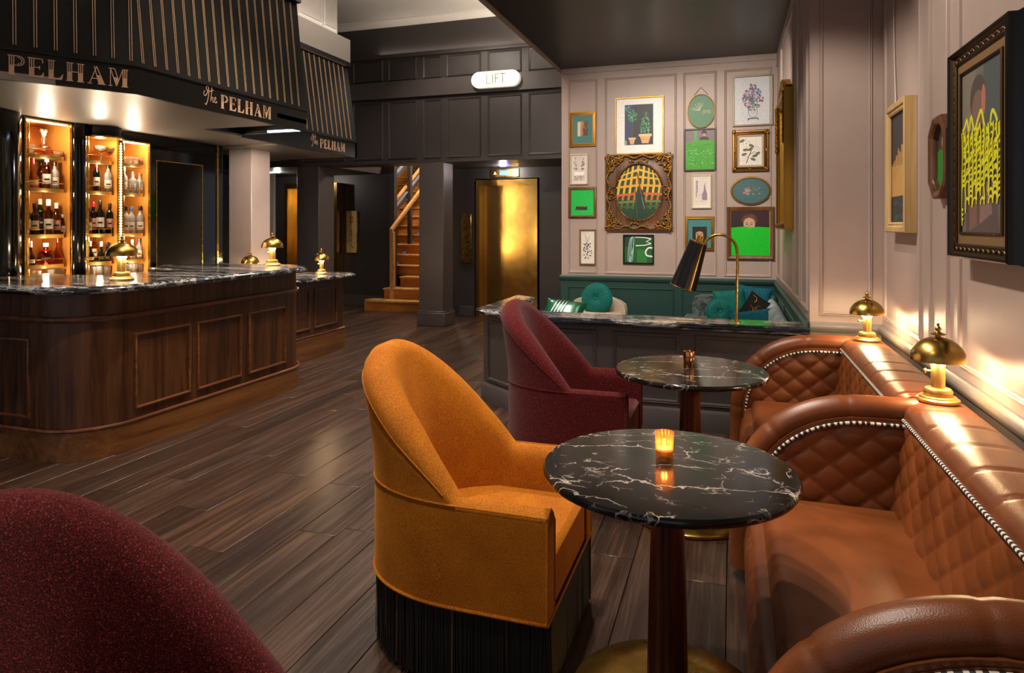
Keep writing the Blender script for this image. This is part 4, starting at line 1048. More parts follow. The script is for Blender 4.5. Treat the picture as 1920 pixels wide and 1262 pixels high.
def make_bottle(n, sh, y, x, kind, gl_, cap, lab, s, desc):
    z = (SH[sh] if sh >= 0 else 1.037)+.0005
    where = (SHN[sh]+' shelf, '+NN[n]+' niche') if sh >= 0 else NN[n]+' niche'
    if sh >= 0: lb = desc+', '+where
    else: lb = desc.replace('on the counter', 'at the foot of the '+where)
    c = (x, y, z)
    if kind in ('tumbler', 'coupe', 'bowl'):
        if kind == 'tumbler': prof = [(.001, 0), (.032, 0), (.034, .003), (.037, .082), (.0355, .083), (.0345, .080), (.031, .014), (.001, .012)]; rib = .05
        elif kind == 'bowl': prof = [(.001, 0), (.03, 0), (.05, .02), (.055, .05), (.052, .052), (.046, .024), (.001, .012)]; rib = .06
        else: prof = [(.001, 0), (.036, .001), (.036, .004), (.008, .010), (.006, .05), (.008, .078), (.030, .092), (.050, .115), (.054, .140), (.052, .140), (.047, .118), (.026, .098), (.001, .090)]; rib = .03
        o = MB().lathe([(r*s, q*s) for r, q in prof], (0, 0, 0), 24, rib=rib).build({'tumbler': 'tumbler', 'coupe': 'coupe_glass', 'bowl': 'crystal_bowl'}[kind], M['glass'])
        o.location = c; tag(o, lb, {'tumbler': 'glass', 'coupe': 'glass', 'bowl': 'bowl'}[kind], 'glassware in the back bar'); return
    t = thing('decanter' if kind in ('decanter', 'flame') else 'bottle', lb, 'bottle', c, 'bottles in the back bar')
    prof, cp, lbp = BP[kind]
    nseg = 20; body = MB()
    if kind == 'square' and gl_ == 'glass':
        loops = [[(x+r*s*1.05*max(-.78, min(.78, math.cos(2*PI*k/nseg)))/.78, y+r*s*1.05*max(-.78, min(.78, math.sin(2*PI*k/nseg)))/.78, z+q*s) for k in range(nseg)] for r, q in prof]; body.layers(loops)
    else: body.lathe([(r*s, q*s) for r, q in prof], c, nseg, rib=.03 if kind in ('decanter', 'flame') else 0)
    body.build('body', M['crystal' if kind == 'decanter' else ('clear_bottle' if gl_ == 'glass' else gl_)], t)
    if kind == 'decanter':
        MB().lathe([(.001, .006), (.060, .006), (.0655, .030), (.050, .058), (.001, .058)], c, 20).build('spirit', M['amber_glass'], t)
        m = MB().ell((x, y, z+.185), .022, .022, .026, 8, 6)
        for k in range(5): m.ell((x+.018*math.cos(k*1.256), y+.018*math.sin(k*1.256), z+.205+.006*(k % 2)), .012, .012, .02, 6, 4)
        m.lathe([(.012, .15), (.009, .17)], c, 10); m.build('stopper', M['glass'], t)
    elif kind == 'flame': MB().lathe([(r*s, q) for r, q in [(.001, .215), (.013, .216), (.017, .235), (.012, .262), (.005, .285), (.001, .287)]], c, 10).build('stopper', M['glass'], t)
    elif cp:
        r, a, b = cp; r *= s; a *= s; b *= s
        MB().lathe([(.001, b+.001), (r*.9, b), (r, b-.004), (r, a), (r*.93, a)], c, 16).build('cap', M[cap], t)
    if lab and lbp:
        r, a, b = lbp; k = 1.05 if (kind == 'square' and gl_ == 'glass') else 1
        a0 = math.atan2(-y, -x)   # label turned towards the room
        m = MB(); vv = []
        for i in range(11):
            an = a0-.95+1.9*i/10
            for q in (a, b): vv.append((x+r*s*k*1.012*math.cos(an), y+r*s*k*1.012*math.sin(an), z+q*s))
        m.add(vv, [(2*i, 2*i+2, 2*i+3, 2*i+1) for i in range(10)], 0, True)
        vb = []
        for i in range(7):
            an = a0-.5+1.0*i/6
            for q in (a+(b-a)*.38, a+(b-a)*.55): vb.append((x+r*s*k*1.018*math.cos(an), y+r*s*k*1.018*math.sin(an), z+q*s))
        m.add(vb, [(2*i, 2*i+2, 2*i+3, 2*i+1) for i in range(6)], 1, True)
        m.build('label', [M[lab], M['label_c'] if lab == 'label_k' else M['label_k']], t, recalc=False)
for r_ in BOT: make_bottle(*r_)

# ================================================================ PICTURES
class Pic:   # flat artwork in unit coordinates, one thin painted sheet
    def __init__(s, w, h): s.w = w; s.h = h; s.L = []; s.k = 0; s.hold = False
    def poly(s, col, pts):
        if not s.hold: s.k += 1
        s.L.append((lin(col) if isinstance(col, str) else col, pts, s.k)); return s
    def rect(s, col, x0, y0, x1, y1): return s.poly(col, [(x0, y0), (x1, y0), (x1, y1), (x0, y1)])
    def ell(s, col, cx, cy, rx, ry, n=14, rot=0, jit=0):
        c, q = math.cos(rot), math.sin(rot); asp = s.w/s.h; P = []
        for k in range(n):
            a = 2*PI*k/n; j = 1+R.uniform(-jit, jit); X = rx*j*math.cos(a)*s.w; Y = ry*j*math.sin(a)*s.h
            P.append((cx+(X*c-Y*q)/s.w, cy+(X*q+Y*c)/s.h))
        return s.poly(col, P)
    def stroke(s, col, pts, w):   # w in metres
        P = [Vector((a*s.w, b*s.h)) for a, b in pts]; n = len(P); A = []; B = []
        for i, p in enumerate(P):
            a = P[max(i-1, 0)]; b = P[min(i+1, n-1)]; t = (b-a); t = t.normalized() if t.length > 1e-9 else Vector((1, 0)); q = Vector((-t.y, t.x))*w/2; A.append(p+q); B.append(p-q)
        s.k += 1; s.hold = True
        for i in range(n-1):
            s.poly(col, [(p.x/s.w, p.y/s.h) for p in (B[i], B[i+1], A[i+1], A[i])])
        s.hold = False; return s
    def curve(s, col, pts, w, n=6): return s.stroke(col, [(p.x, p.y) for p in bez([(a, b, 0) for a, b in pts], n)], w)
    def build(s, parent, O, U, V, clip=None):
        O, U, V = Vector(O), Vector(U), Vector(V); N = U.cross(V); mb = MB()
        for col, pts, k in s.L:
            if clip: P = [clip(a, b) for a, b in pts]
            else: P = [(min(1, max(0, a)), min(1, max(0, b))) for a, b in pts]
            mb.add([O+U*(a*s.w)+V*(b*s.h)+N*(.0005+k*.00003) for a, b in P], [tuple(range(len(P)))], 0, False, col)
        return mb.build('picture', M['canvas'], parent, recalc=False)
def shade(c, f): c = lin(c); return tuple(min(1, q*f) for q in c[:3])+(1,)
def leafpic(p, cols, cx, cy, rx, ry, n, l, fn=None):
    for _ in range(n):
        a = R.uniform(0, 2*PI); r = math.sqrt(R.random()); x = cx+rx*r*math.cos(a); y = cy+ry*r*math.sin(a)
        if fn and not fn(x, y): continue
        p.ell(R.choice(cols), x, y, l*R.uniform(.25, .45)/p.w, l*R.uniform(.7, 1.2)/p.h, 6, R.uniform(-1.2, 1.2))
def frame_on(wall, name, label, a0, z0, a1, z1, prof, mat, art, inset, lift=.004, cat='picture frame', group='framed pictures on the gallery wall', mats=None, liner=None, mount=None):
    # wall: (O at a=0, U, plane) ; outer size a0..a1 , z0..z1 ; inset = frame width ; prof in (distance outward from opening, height)
    base, U = wall; U = Vector(U); V = Vector(Z3); N = U.cross(V); w = a1-a0; h = z1-z0
    O = Vector(base)+U*a0+V*z0+N*lift
    t = thing(name, label, cat, O+U*w/2, group)
    oi = O+U*inset+V*inset
    MB().rectframe(oi, U, V, w-2*inset, h-2*inset, prof).build('frame', mat, t)
    bq = MB(); P = [oi, oi+U*(w-2*inset), oi+U*(w-2*inset)+V*(h-2*inset), oi+V*(h-2*inset)]
    bq.add([p+N*.001 for p in P]+[p+N*.005 for p in P], [(0, 1, 2, 3), (4, 5, 6, 7), (0, 1, 5, 4), (1, 2, 6, 5), (2, 3, 7, 6), (3, 0, 4, 7)]); bq.build('backboard', M['frame_black'], t)
    li = 0
    if liner:
        lw, lm, lz = liner
        MB().rectframe(oi+U*lw+V*lw, U, V, w-2*inset-2*lw, h-2*inset-2*lw, [(0, .004), (0, lz-.003), (.003, lz), (lw, lz), (lw, .004)]).build('liner', lm, t); li = lw
    pw, ph = w-2*inset-2*li, h-2*inset-2*li
    p = Pic(pw, ph); art(p); p.build(t, oi+U*li+V*li+N*.0055, U, V)
    return t
FL = [(0, .004), (0, .016), (.006, .022), (.014, .020), (.020, .027), (.030, .026), (.036, .018), (.036, 0)]     # stepped gilt, 36 mm
FT = [(0, .004), (0, .018), (.004, .022), (.016, .022), (.019, .018), (.019, 0)]                                    # thin, 19 mm
FB = [(0, .004), (0, .018), (.008, .024), (.022, .022), (.030, .014), (.030, 0)]
GW = ((0, 8.676, 0), (1, 0, 0))
def art_shell(p):
    p.rect('#3f7a74', 0, 0, 1, 1)
    for _ in range(60): x, y = R.random(), R.random(); p.rect(R.choice(['#3a706c', '#478680', '#356a66']), x, y, x+.05, y+.012)
    p.rect('#d8b08a', .24, .25, .50, .78); p.rect('#e9cdb0', .27, .25, .36, .78); p.rect('#6a4a32', .48, .27, .78, .80)
    for _ in range(26): x, y = R.uniform(.5, .76), R.uniform(.28, .78); p.ell(R.choice(['#2c1a10', '#8a6a42', '#c09a62', '#4a3018']), x, y, .03, .025, 6)
    p.poly('#b58a60', [(.38, .25), (.48, .25), (.56, .8), (.44, .8)])
def art_venice(p):
    p.rect('#dcd0c6', 0, 0, 1, 1)
    for _ in range(70):
        x, y = R.uniform(.06, .94), R.uniform(.45, .95)
        if abs(x-.5) > .16+.3*(y-.45): p.ell(R.choice(['#8f7f86', '#a8979a', '#b6a6a4', '#77686e']), x, y, .07, .03, 6)
    p.rect('#f8f4f0', .06, .26, .94, .40)
    for _ in range(30): p.ell(R.choice(['#b58f90', '#9a8a92', '#c4a8a4']), R.uniform(.08, .92), R.uniform(.06, .22), .08, .02, 6)
def art_green(p):
    p.rect('#06c04a', 0, 0, 1, 1); p.poly('#3a2410', [(.18, .24), (.72, .20), (.72, .36), (.24, .36)]); p.poly('#8a5a2a', [(.26, .33), (.68, .32), (.66, .36), (.28, .37)]); p.rect('#1c3a1c', .16, .20, .74, .225)
def art_flowers(p):
    p.rect('#e4dacb', 0, 0, 1, 1)
    for _ in range(7): p.curve('#9a8e7a', [(.5, .3), (.5+R.uniform(-.15, .15), .6), (.5+R.uniform(-.25, .25), R.uniform(.7, .92))], .0025)
    for _ in range(34): p.ell(R.choice(['#4a4f86', '#c08436', '#7b5a86', '#5b6a4a', '#a34a3a', '#33406a']), R.uniform(.2, .8), R.uniform(.14, .62), .055, .022, 7)
def art_plants(p):
    p.rect('#f0ebe6', 0, 0, 1, 1); x0, y0, x1, y1 = .18, .15, .80, .89
    p.rect('#141a2c', x0, y0, x1, y1); p.rect('#1e2f5c', x0, y0, x0+.17, y1); p.rect('#1a1c22', .44, y0, x1, y1)
    gr = ['#2f7a4a', '#4ea86a', '#1f5a38', '#74c08a', '#3c8f58']
    leafpic(p, gr, .24, .82, .06, .06, 26, .012, lambda x, y: x > x0 and y < y1)
    p.stroke('#6a4a30', [(.345, .26), (.35, .6)], .006); leafpic(p, gr, .35, .68, .105, .115, 90, .013)
    leafpic(p, gr, .635, .52, .115, .24, 190, .013, lambda x, y: abs(x-.635) < .115*(1-.75*max(0, (y-.45)/.31)))
    p.poly('#d8a06a', [(.275, .27), (.415, .27), (.38, .16), (.305, .16)]); p.rect('#e8b880', .265, .255, .425, .285)
    p.poly('#dba468', [(.50, .34), (.76, .34), (.70, .175), (.56, .175)]); p.rect('#ecc088', .49, .30, .77, .345); p.stroke('#b07a44', [(.54, .24), (.73, .24)], .003)
    p.ell('#8a9a5a', .205, .19, .03, .05, 10)
def art_grass(p):
    p.rect('#7c6a6e', 0, 0, 1, 1); p.rect('#5a9a5a', .30, .7, .40, 1)
    p.ell('#1c1818', .64, .93, .09, .06); p.ell('#b08a6e', .64, .87, .06, .05); p.poly('#2a2426', [(.44, .7), (.52, .82), (.62, .84), (.76, .82), (.86, .7)])
    p.poly('#3f9c1c', [(0, 0), (1, 0), (1, .74), (.55, .75), (.22, .73), (.1, .66), (0, .70)])
    for _ in range(170): x, y = R.uniform(.03, .95), R.uniform(.04, .5); p.rect(R.choice(['#2fae3a', '#6fd86a', '#1f8a2a', '#4cc44e', '#15701c', '#a4e89a']), x, y, x+.035, y+.014)
    for _ in range(26): x, y = R.uniform(.02, .9), R.uniform(.5, .7); p.rect(R.choice(['#4aa020', '#378c18']), x, y, x+.09, y+.02)
def art_city(p):
    p.rect('#ded2c8', 0, 0, 1, 1); p.poly('#8d8088', [(.72, .86), (.80, .62), (.92, .40), (.92, .2), (.55, .2), (.55, .38), (.66, .56)])
    p.poly('#a89a9c', [(.06, .92), (.24, .90), (.2, .62), (.14, .3), (.06, .3)])
    for _ in range(40): x, y = R.uniform(.08, .9), R.uniform(.12, .5); p.rect(R.choice(['#6f6470', '#b4a6a6', '#8a7c84']), x, y, x+.06, y+.012)
    for _ in range(16): x, y = R.uniform(.08, .2), R.uniform(.4, .9); p.rect('#6a5f6c', x, y, x+.04, y+.014)
def art_man(p):
    p.rect('#3f7f7e', 0, 0, 1, 1); p.rect('#15100f', .2, .0, .82, .74)
    p.ell('#c0956c', .5, .40, .17, .25, 16); p.poly('#1c120d', [(.28, .62), (.34, .70), (.68, .70), (.74, .60), (.68, .54), (.5, .58), (.32, .53)])
    p.poly('#1c120d', [(.28, .62), (.34, .55), (.35, .25), (.27, .22)]); p.poly('#1c120d', [(.74, .62), (.67, .55), (.66, .25), (.75, .2)])
    for s in (-1, 1): p.ell('#2a1a12', .5+s*.075, .46, .035, .014, 8); p.stroke('#38241a', [(.5+s*.03, .50), (.5+s*.12, .505)], .004)
    p.poly('#a5774f', [(.5, .46), (.55, .36), (.49, .35)]); p.stroke('#7a4030', [(.44, .29), (.56, .29)], .005); p.stroke('#3a251a', [(.43, .315), (.57, .315)], .004)
def art_abs(p):
    p.rect('#1d5a2a', 0, 0, 1, 1); p.rect('#2f7a34', .45, .0, .8, .5); p.rect('#173e2a', .0, .6, .35, 1)
    for dx in (0, .05, .1): p.curve('#a8c8c4', [(.12+dx, .1), (.15+dx, .6), (.22+dx*.6, .92), (.33, .96), (.32, .6), (.28-dx, .1), (.18, .04), (.12+dx, .12)], .007)
    p.curve('#e8ece8', [(.38, .96), (.7, .95), (.95, .90)], .012); p.stroke('#e8ece8', [(.40, .64), (.72, .66), (.95, .72)], .012); p.stroke('#e8ece8', [(.95, .9), (.78, .80), (.95, .72)], .012)
    p.curve('#e8ece8', [(1, .56), (.86, .56), (.76, .42), (.80, .28), (1, .24)], .02)
def art_bouquet(p):
    p.rect('#d3d4d8', 0, 0, 1, 1)
    for k in range(24): p.rect('#c8cace', 0, k/24, 1, k/24+.006)
    gr = ['#3f6a58', '#5a8a70', '#2e5048']
    for _ in range(20):
        a = R.uniform(.5, 2.7); r = R.uniform(.2, .42); p.curve(R.choice(gr), [(.5, .42), (.5+.5*r*math.cos(a)*.6, .42+r*.5*math.sin(a)), (.5+r*math.cos(a)*.75, .42+r*math.sin(a))], .007)
    cols = ['#7a5aa0', '#b04a6a', '#a02c3c', '#4c66a4', '#8a7ac0', '#d0a0b4', '#5a8aa0', '#3a7a86', '#7a2438']
    for _ in range(95):
        a = R.uniform(0, 2*PI); r = math.sqrt(R.random()); p.ell(R.choice(cols), .5+.27*r*math.cos(a), .55+.22*r*math.sin(a), .030, .022, 7)
    for _ in range(16): p.ell(R.choice(['#a02c3c', '#4a5aa0', '#5a8a70']), .5+R.uniform(-.1, .1), R.uniform(.72, .86), .02, .025, 7)
    for _ in range(14): p.ell(R.choice(['#7a9a4a', '#c0a040', '#5a7ab0']), R.uniform(.3, .72), R.uniform(.3, .42), .03, .02, 7)
    p.curve('#6a6a80', [(.42, .36), (.38, .26), (.44, .16), (.56, .16), (.62, .26), (.58, .36)], .006); p.stroke('#3a3040', [(.36, .12), (.64, .13)], .012); p.stroke('#3a3040', [(.40, .13), (.36, .08)], .008); p.stroke('#3a3040', [(.6, .13), (.66, .09)], .008)
    p.curve('#8a8aa0', [(.44, .3), (.5, .22), (.57, .3), (.5, .34)], .004)
def art_rose(p):
    p.rect('#e6dfd2', 0, 0, 1, 1)
    p.curve('#4a4a38', [(.32, .06), (.42, .3), (.52, .48), (.5, .62)], .010); p.curve('#4a4a38', [(.46, .36), (.62, .44), (.78, .52)], .007); p.curve('#4a4a38', [(.40, .28), (.3, .3)], .005)
    def lf(x, y, r, l=.13): p.ell('#5a6048', x, y, l, .05, 10, r)
    for q in ((.22, .38, .3), (.28, .54, .1), (.5, .56, .5), (.62, .2, -.4), (.7, .32, .2), (.12, .86, .5), (.82, .4, .5), (.55, .68, -.5)): lf(*q)
    for cx, cy, s in ((.32, .76, 1), (.78, .54, .75), (.24, .22, .5)):
        for k in range(5): a = k*1.256+.3; p.ell('#9a9078', cx+.08*s*math.cos(a), cy+.075*s*math.sin(a), .085*s, .07*s, 10, 0, .1); p.ell('#f4efe4', cx+.075*s*math.cos(a), cy+.07*s*math.sin(a), .07*s, .058*s, 10)
        p.ell('#a89868', cx, cy, .035*s, .03*s, 8)
def art_girl(p):
    p.rect('#35141a', 0, 0, 1, 1); p.rect('#2a1014', .0, .6, .25, 1)
    p.ell('#6a4628', .47, .80, .20, .13, 18, 0, .08); p.ell('#caa083', .47, .70, .15, .16, 18)
    p.poly('#6a4628', [(.32, .84), (.40, .90), (.55, .90), (.62, .84), (.56, .82), (.47, .85), (.38, .82)])
    for s in (-1, 1): p.ell('#3a2a20', .47+s*.06, .70, .028, .010, 8); p.stroke('#5a3a24', [(.47+s*.03, .735), (.47+s*.10, .735)], .006)
    p.poly('#b58468', [(.47, .70), (.50, .64), (.45, .64)])
    for _ in range(14): a = R.uniform(0, PI); p.ell('#553418', .47+.19*math.cos(a), .76+.14*math.sin(a), .03, .025, 7)
    p.poly('#00c21e', [(0, 0), (1, 0), (1, .63), (.7, .645), (.55, .635), (.47, .625), (.38, .65), (.2, .64), (0, .625)])
def add_pic(name, label, u, art, prof, mat, inset, liner=None): frame_on(GW, name, label, u[0], u[1], u[2], u[3], prof, mat, art, inset, liner=liner)
add_pic('picture', 'gilt framed picture of a column on teal mount, top of the left column', (-2.045, 2.531, -1.688, 2.989), art_shell, FL, M['gold_leaf'], .036, (.012, M['gold_leaf'], .012))
add_pic('picture', 'narrow cream framed pale canal scene below the gilt teal picture', (-2.031, 2.032, -1.794, 2.438), art_venice, FT, M['frame_cream'], .019, (.022, M['label_w'], .010))
add_pic('picture', 'bright green overpainted picture with small boat shape in brown frame', (-2.059, 1.591, -1.681, 2.001), art_green, FB, M['frame_wood'], .030, (.010, M['gold_leaf'], .014))
add_pic('picture', 'narrow upright embroidered flowers in brown frame at the lower left', (-1.908, .977, -1.688, 1.444), art_flowers, FT, M['frame_grey'], .019)
add_pic('picture', 'large white mounted print of two potted topiary trees', (-1.437, 2.405, -.815, 3.144), art_plants, FT, M['gold_leaf'], .019)
add_pic('picture', 'black framed green abstract with white brush lines below the ornate frame', (-1.334, .998, -.941, 1.376), art_abs, FT, M['frame_black'], .019)
add_pic('picture', 'plum framed figure above a bright green grassy field', (-.572, 2.173, -.182, 2.704), art_grass, FT, M['frame_plum'], .019)
add_pic('picture', 'narrow cream framed street sketch above the gilt portrait', (-.475, 1.705, -.239, 2.127), art_city, FT, M['frame_cream'], .019, (.020, M['label_w'], .010))
add_pic('picture', 'gilt framed portrait of a dark haired man on teal mount', (-.559, 1.183, -.207, 1.607), art_man, FL, M['gold_leaf'], .036)
add_pic('picture', 'thin framed embroidery of a large flower bouquet in a vase', (.012, 2.708, .478, 3.325), art_bouquet, FT, M['frame_grey'], .019)
add_pic('picture', 'ornate gilt frame with white rose branch below the bouquet', (.006, 2.151, .428, 2.659), art_rose, [(0, .004), (0, .018), (.010, .030), (.022, .024), (.034, .036), (.050, .034), (.058, .022), (.058, 0)], M['bronze'], .058, (.024, M['beige'], .014))
add_pic('picture', 'wooden framed portrait hidden up to the eyes by flat green paint', (-.056, 1.076, .489, 1.723), art_girl, [(0, .004), (0, .018), (.01, .026), (.03, .030), (.042, .022), (.042, 0)], M['frame_wood'], .042, (.008, M['gold_leaf'], .016))
# corner ornaments on the rose frame are carved bumps
ro = [o for o in COL.objects if o.get('label', '').startswith('ornate gilt frame with white rose')][0]
m = MB()
for cx in (.034, .400):
    for cz in (2.18, 2.63):
        for k in range(4): m.ell((cx+R.uniform(-.018, .018), 8.676-.036, cz+R.uniform(-.018, .018)), .018, .010, .018, 8, 5)
for x_ in (.217,):
    for cz in (2.18, 2.63): m.ell((x_, 8.64, cz), .03, .010, .014, 8, 5)
for cz in (2.405,):
    for cx in (.034, .400): m.ell((cx, 8.64, cz), .014, .010, .03, 8, 5)
m.build('corner_ornament', M['bronze'], ro)['kind'] = 'stuff'
# oval pictures
def oval(label, cx, cz, rx, ry, mat, art, fw=.014, chain=False):
    t = thing('oval_picture', label, 'picture frame', (cx, 8.67, cz), 'framed pictures on the gallery wall')
    O = (cx, 8.672, cz)
    MB().ovalframe(O, UX, Z3, rx-fw, ry-fw, [(0, .004), (0, .014), (.004, .018), (fw-.003, .017), (fw, .010), (fw, 0)], 44).build('frame', mat, t)
    m = MB(); n = 44; m.layers([[Vector(O)+Vector(((rx-fw)*math.cos(2*PI*k/n), -e, (ry-fw)*math.sin(2*PI*k/n))) for k in range(n)] for e in (0, .006)], sm=False); m.build('backboard', M['frame_black'], t)
    p = Pic(2*(rx-fw), 2*(ry-fw)); art(p)
    def clip(a, b):
        X, Y = a*2-1, b*2-1; l = math.hypot(X, Y)
        if l > .99: X, Y = X/l*.99, Y/l*.99
        return ((X+1)/2, (Y+1)/2)
    p.build(t, Vector((cx-(rx-fw), 8.672-.0062, cz-(ry-fw))), UX, Z3, clip)
    if chain: MB().tube([(cx-.085, 8.666, cz+ry-.012), (cx, 8.668, cz+ry+.085), (cx+.085, 8.666, cz+ry-.012)], .003, 6).build('hanging_chain', M['bronze'], t)
    return t
def bgell(p, c): p.ell(c, .5, .5, .5, .5, 40)
def art_ov1(p):
    bgell(p, '#4f7d5c')
    for a in (1.1, 1.4, 1.75, 2.2, 2.7, 2.95): p.curve('#a8ab86', [(.44, .52), (.44+.10*math.cos(a), .52+.1*math.sin(a)), (.44+.30*math.cos(a), .52+.26*math.sin(a))], .008)
    for k in range(5): p.curve('#a39f70', [(.55, .40+.03*k), (.7, .45+.02*k), (.88, .42+.025*k)], .004)
def art_ov2(p):
    bgell(p, '#41666a')
    for k in range(5): p.curve('#4d7478', [(.15, .25+.12*k), (.4, .28+.12*k), (.6, .22+.12*k), (.85, .26+.12*k)], .005)
    for _ in range(14): p.ell(R.choice(['#b07a76', '#c89a8e', '#8a5a5a']), .40+R.uniform(-.08, .08), .46+R.uniform(-.09, .09), .035, .05, 7)
    for _ in range(26): p.ell(R.choice(['#7a7a62', '#9a8a72', '#566a5a']), .5+R.uniform(-.24, .24), .50+R.uniform(-.14, .14), .03, .03, 6)
oval('small green oval picture with leaf spray hanging from a chain', -.364, 2.918, .172, .215, M['gold_leaf'], art_ov1, .013, True)
oval('wide teal oval embroidery with small roses in a dark frame', .220, 1.917, .236, .176, M['bronze'], art_ov2, .022)
# baroque frame with lattice painting
bt = thing('ornate_picture', 'large carved baroque frame around an oval orange lattice painting', 'picture frame', (-1.132, 8.67, 1.433), 'framed pictures on the gallery wall')
bx0, bz0, bx1, bz1 = -1.555, 1.433, -.709, 2.408; bc = ((bx0+bx1)/2, (bz0+bz1)/2); orx, orz = .295, .355
m = MB(); n = 64; rings = []
for k in range(n):
    a = 2*PI*k/n; c, s = math.cos(a), math.sin(a); q = min((bx1-bx0)/2/max(abs(c), 1e-6), (bz1-bz0)/2/max(abs(s), 1e-6))
    def P(f, e):   # blend from oval opening to the square outside
        X = (orx*c)*(1-f)+(q*c)*f; Y = (orz*s)*(1-f)+(q*s)*f; return (bc[0]+X, 8.672-e, bc[1]+Y)
    rings.append([P(0, .006), P(0, .028), P(.06, .036), P(.14, .026), P(.5, .022), P(.8, .03), P(.92, .055), P(1, .05), P(1, 0)])
m.layers(rings+[rings[0]], 0, False); m.build('frame', M['frame_wood'], bt)
m = MB()
def bump_(x, z, r, e=.045, fl=.6): m.ell((x, 8.672-e, z), r*R.uniform(.8, 1.2), r*fl, r*R.uniform(.8, 1.2), 7, 4)
def scroll(x, z, r, a0, dirn):
    for k in range(12):
        a = a0+dirn*k*.5; rr = r*(1-k/14); bump_(x+rr*math.cos(a), z+rr*math.sin(a), .013*(1-k/20), .052)
for cx, sx in ((bx0, 1), (bx1, -1)):
    for cz, sz in ((bz0, 1), (bz1, -1)):
        for k in range(110):
            a = R.random(); b = R.random()
            if a+b < 1.15: bump_(cx+sx*(.02+.21*a), cz+sz*(.02+.24*b), R.uniform(.008, .018), .046)
        scroll(cx+sx*.10, cz+sz*.11, .05, 0, 1); scroll(cx+sx*.17, cz+sz*.06, .035, PI/2, -1); scroll(cx+sx*.06, cz+sz*.19, .035, 0, -1)
for t_ in [k/44 for k in range(45)]:
    w_ = .018*math.sin(t_*PI*8)
    for x_, z_ in ((bx0+(bx1-bx0)*t_, bz0+.035+w_), (bx0+(bx1-bx0)*t_, bz1-.035+w_), (bx0+.035+w_, bz0+(bz1-bz0)*t_), (bx1-.035+w_, bz0+(bz1-bz0)*t_)): bump_(x_, z_, .016, .052)
for s_ in (-1, 1):
    for k in range(12): bump_(bc[0]+s_*(.34+R.uniform(-.03, .05)), bc[1]+R.uniform(-.09, .09), .014, .045)
    for k in range(10): bump_(bc[0]+R.uniform(-.12, .12), bc[1]+s_*(.40+R.uniform(-.02, .03)), .014, .045)
for k in range(70): a = 2*PI*k/70; bump_(bc[0]+(orx+.012)*math.cos(a), bc[1]+(orz+.012)*math.sin(a), .009, .036, 1)
m.build('carved_ornament', M['bronze'], bt)['kind'] = 'stuff'
p = Pic(2*orx, 2*orz); bgell(p, '#10381c')
for k in range(9):
    x_ = .02+k*.125; p.stroke('#d8a41c' if k % 2 else '#e2b226', [(x_+.10, 1.), (x_+.06, .66), (x_+.02, .44)], .030); p.stroke('#c8641c', [(x_+.02, .44), (x_+.0, .36)], .028); p.stroke('#5a6a24', [(x_+.0, .36), (x_-.03, .2)], .022)
for z_, c_ in ((.90, '#e6b828'), (.77, '#e0ac22'), (.62, '#dca020'), (.47, '#c8601c'), (.33, '#6a7a2c'), (.22, '#3c5a26')): p.stroke(c_, [(.0, z_-.03), (.5, z_+.01), (1., z_-.01)], .030)
p.poly('#0e3418', [(.36, .0), (.72, .0), (.60, .5), (.52, .62), (.44, .5)])
p.stroke('#7a3420', [(.46, .86), (.5, .7), (.56, .45)], .018); p.stroke('#3a4a2a', [(.42, .6), (.44, .3), (.47, .05)], .012); p.stroke('#8a8a7a', [(.56, .42), (.62, .2)], .008)
def clip(a, b):
    X, Y = a*2-1, b*2-1; l = math.hypot(X, Y)
    if l > .99: X, Y = X/l*.99, Y/l*.99
    return ((X+1)/2, (Y+1)/2)
m = MB(); m.layers([[(bc[0]+orx*math.cos(2*PI*k/48), 8.672-e, bc[1]+orz*math.sin(2*PI*k/48)) for k in range(48)] for e in (0, .006)], sm=False); m.build('backboard', M['frame_black'], bt)
p.build(bt, (bc[0]-orx, 8.672-.0062, bc[1]-orz), UX, Z3, clip)

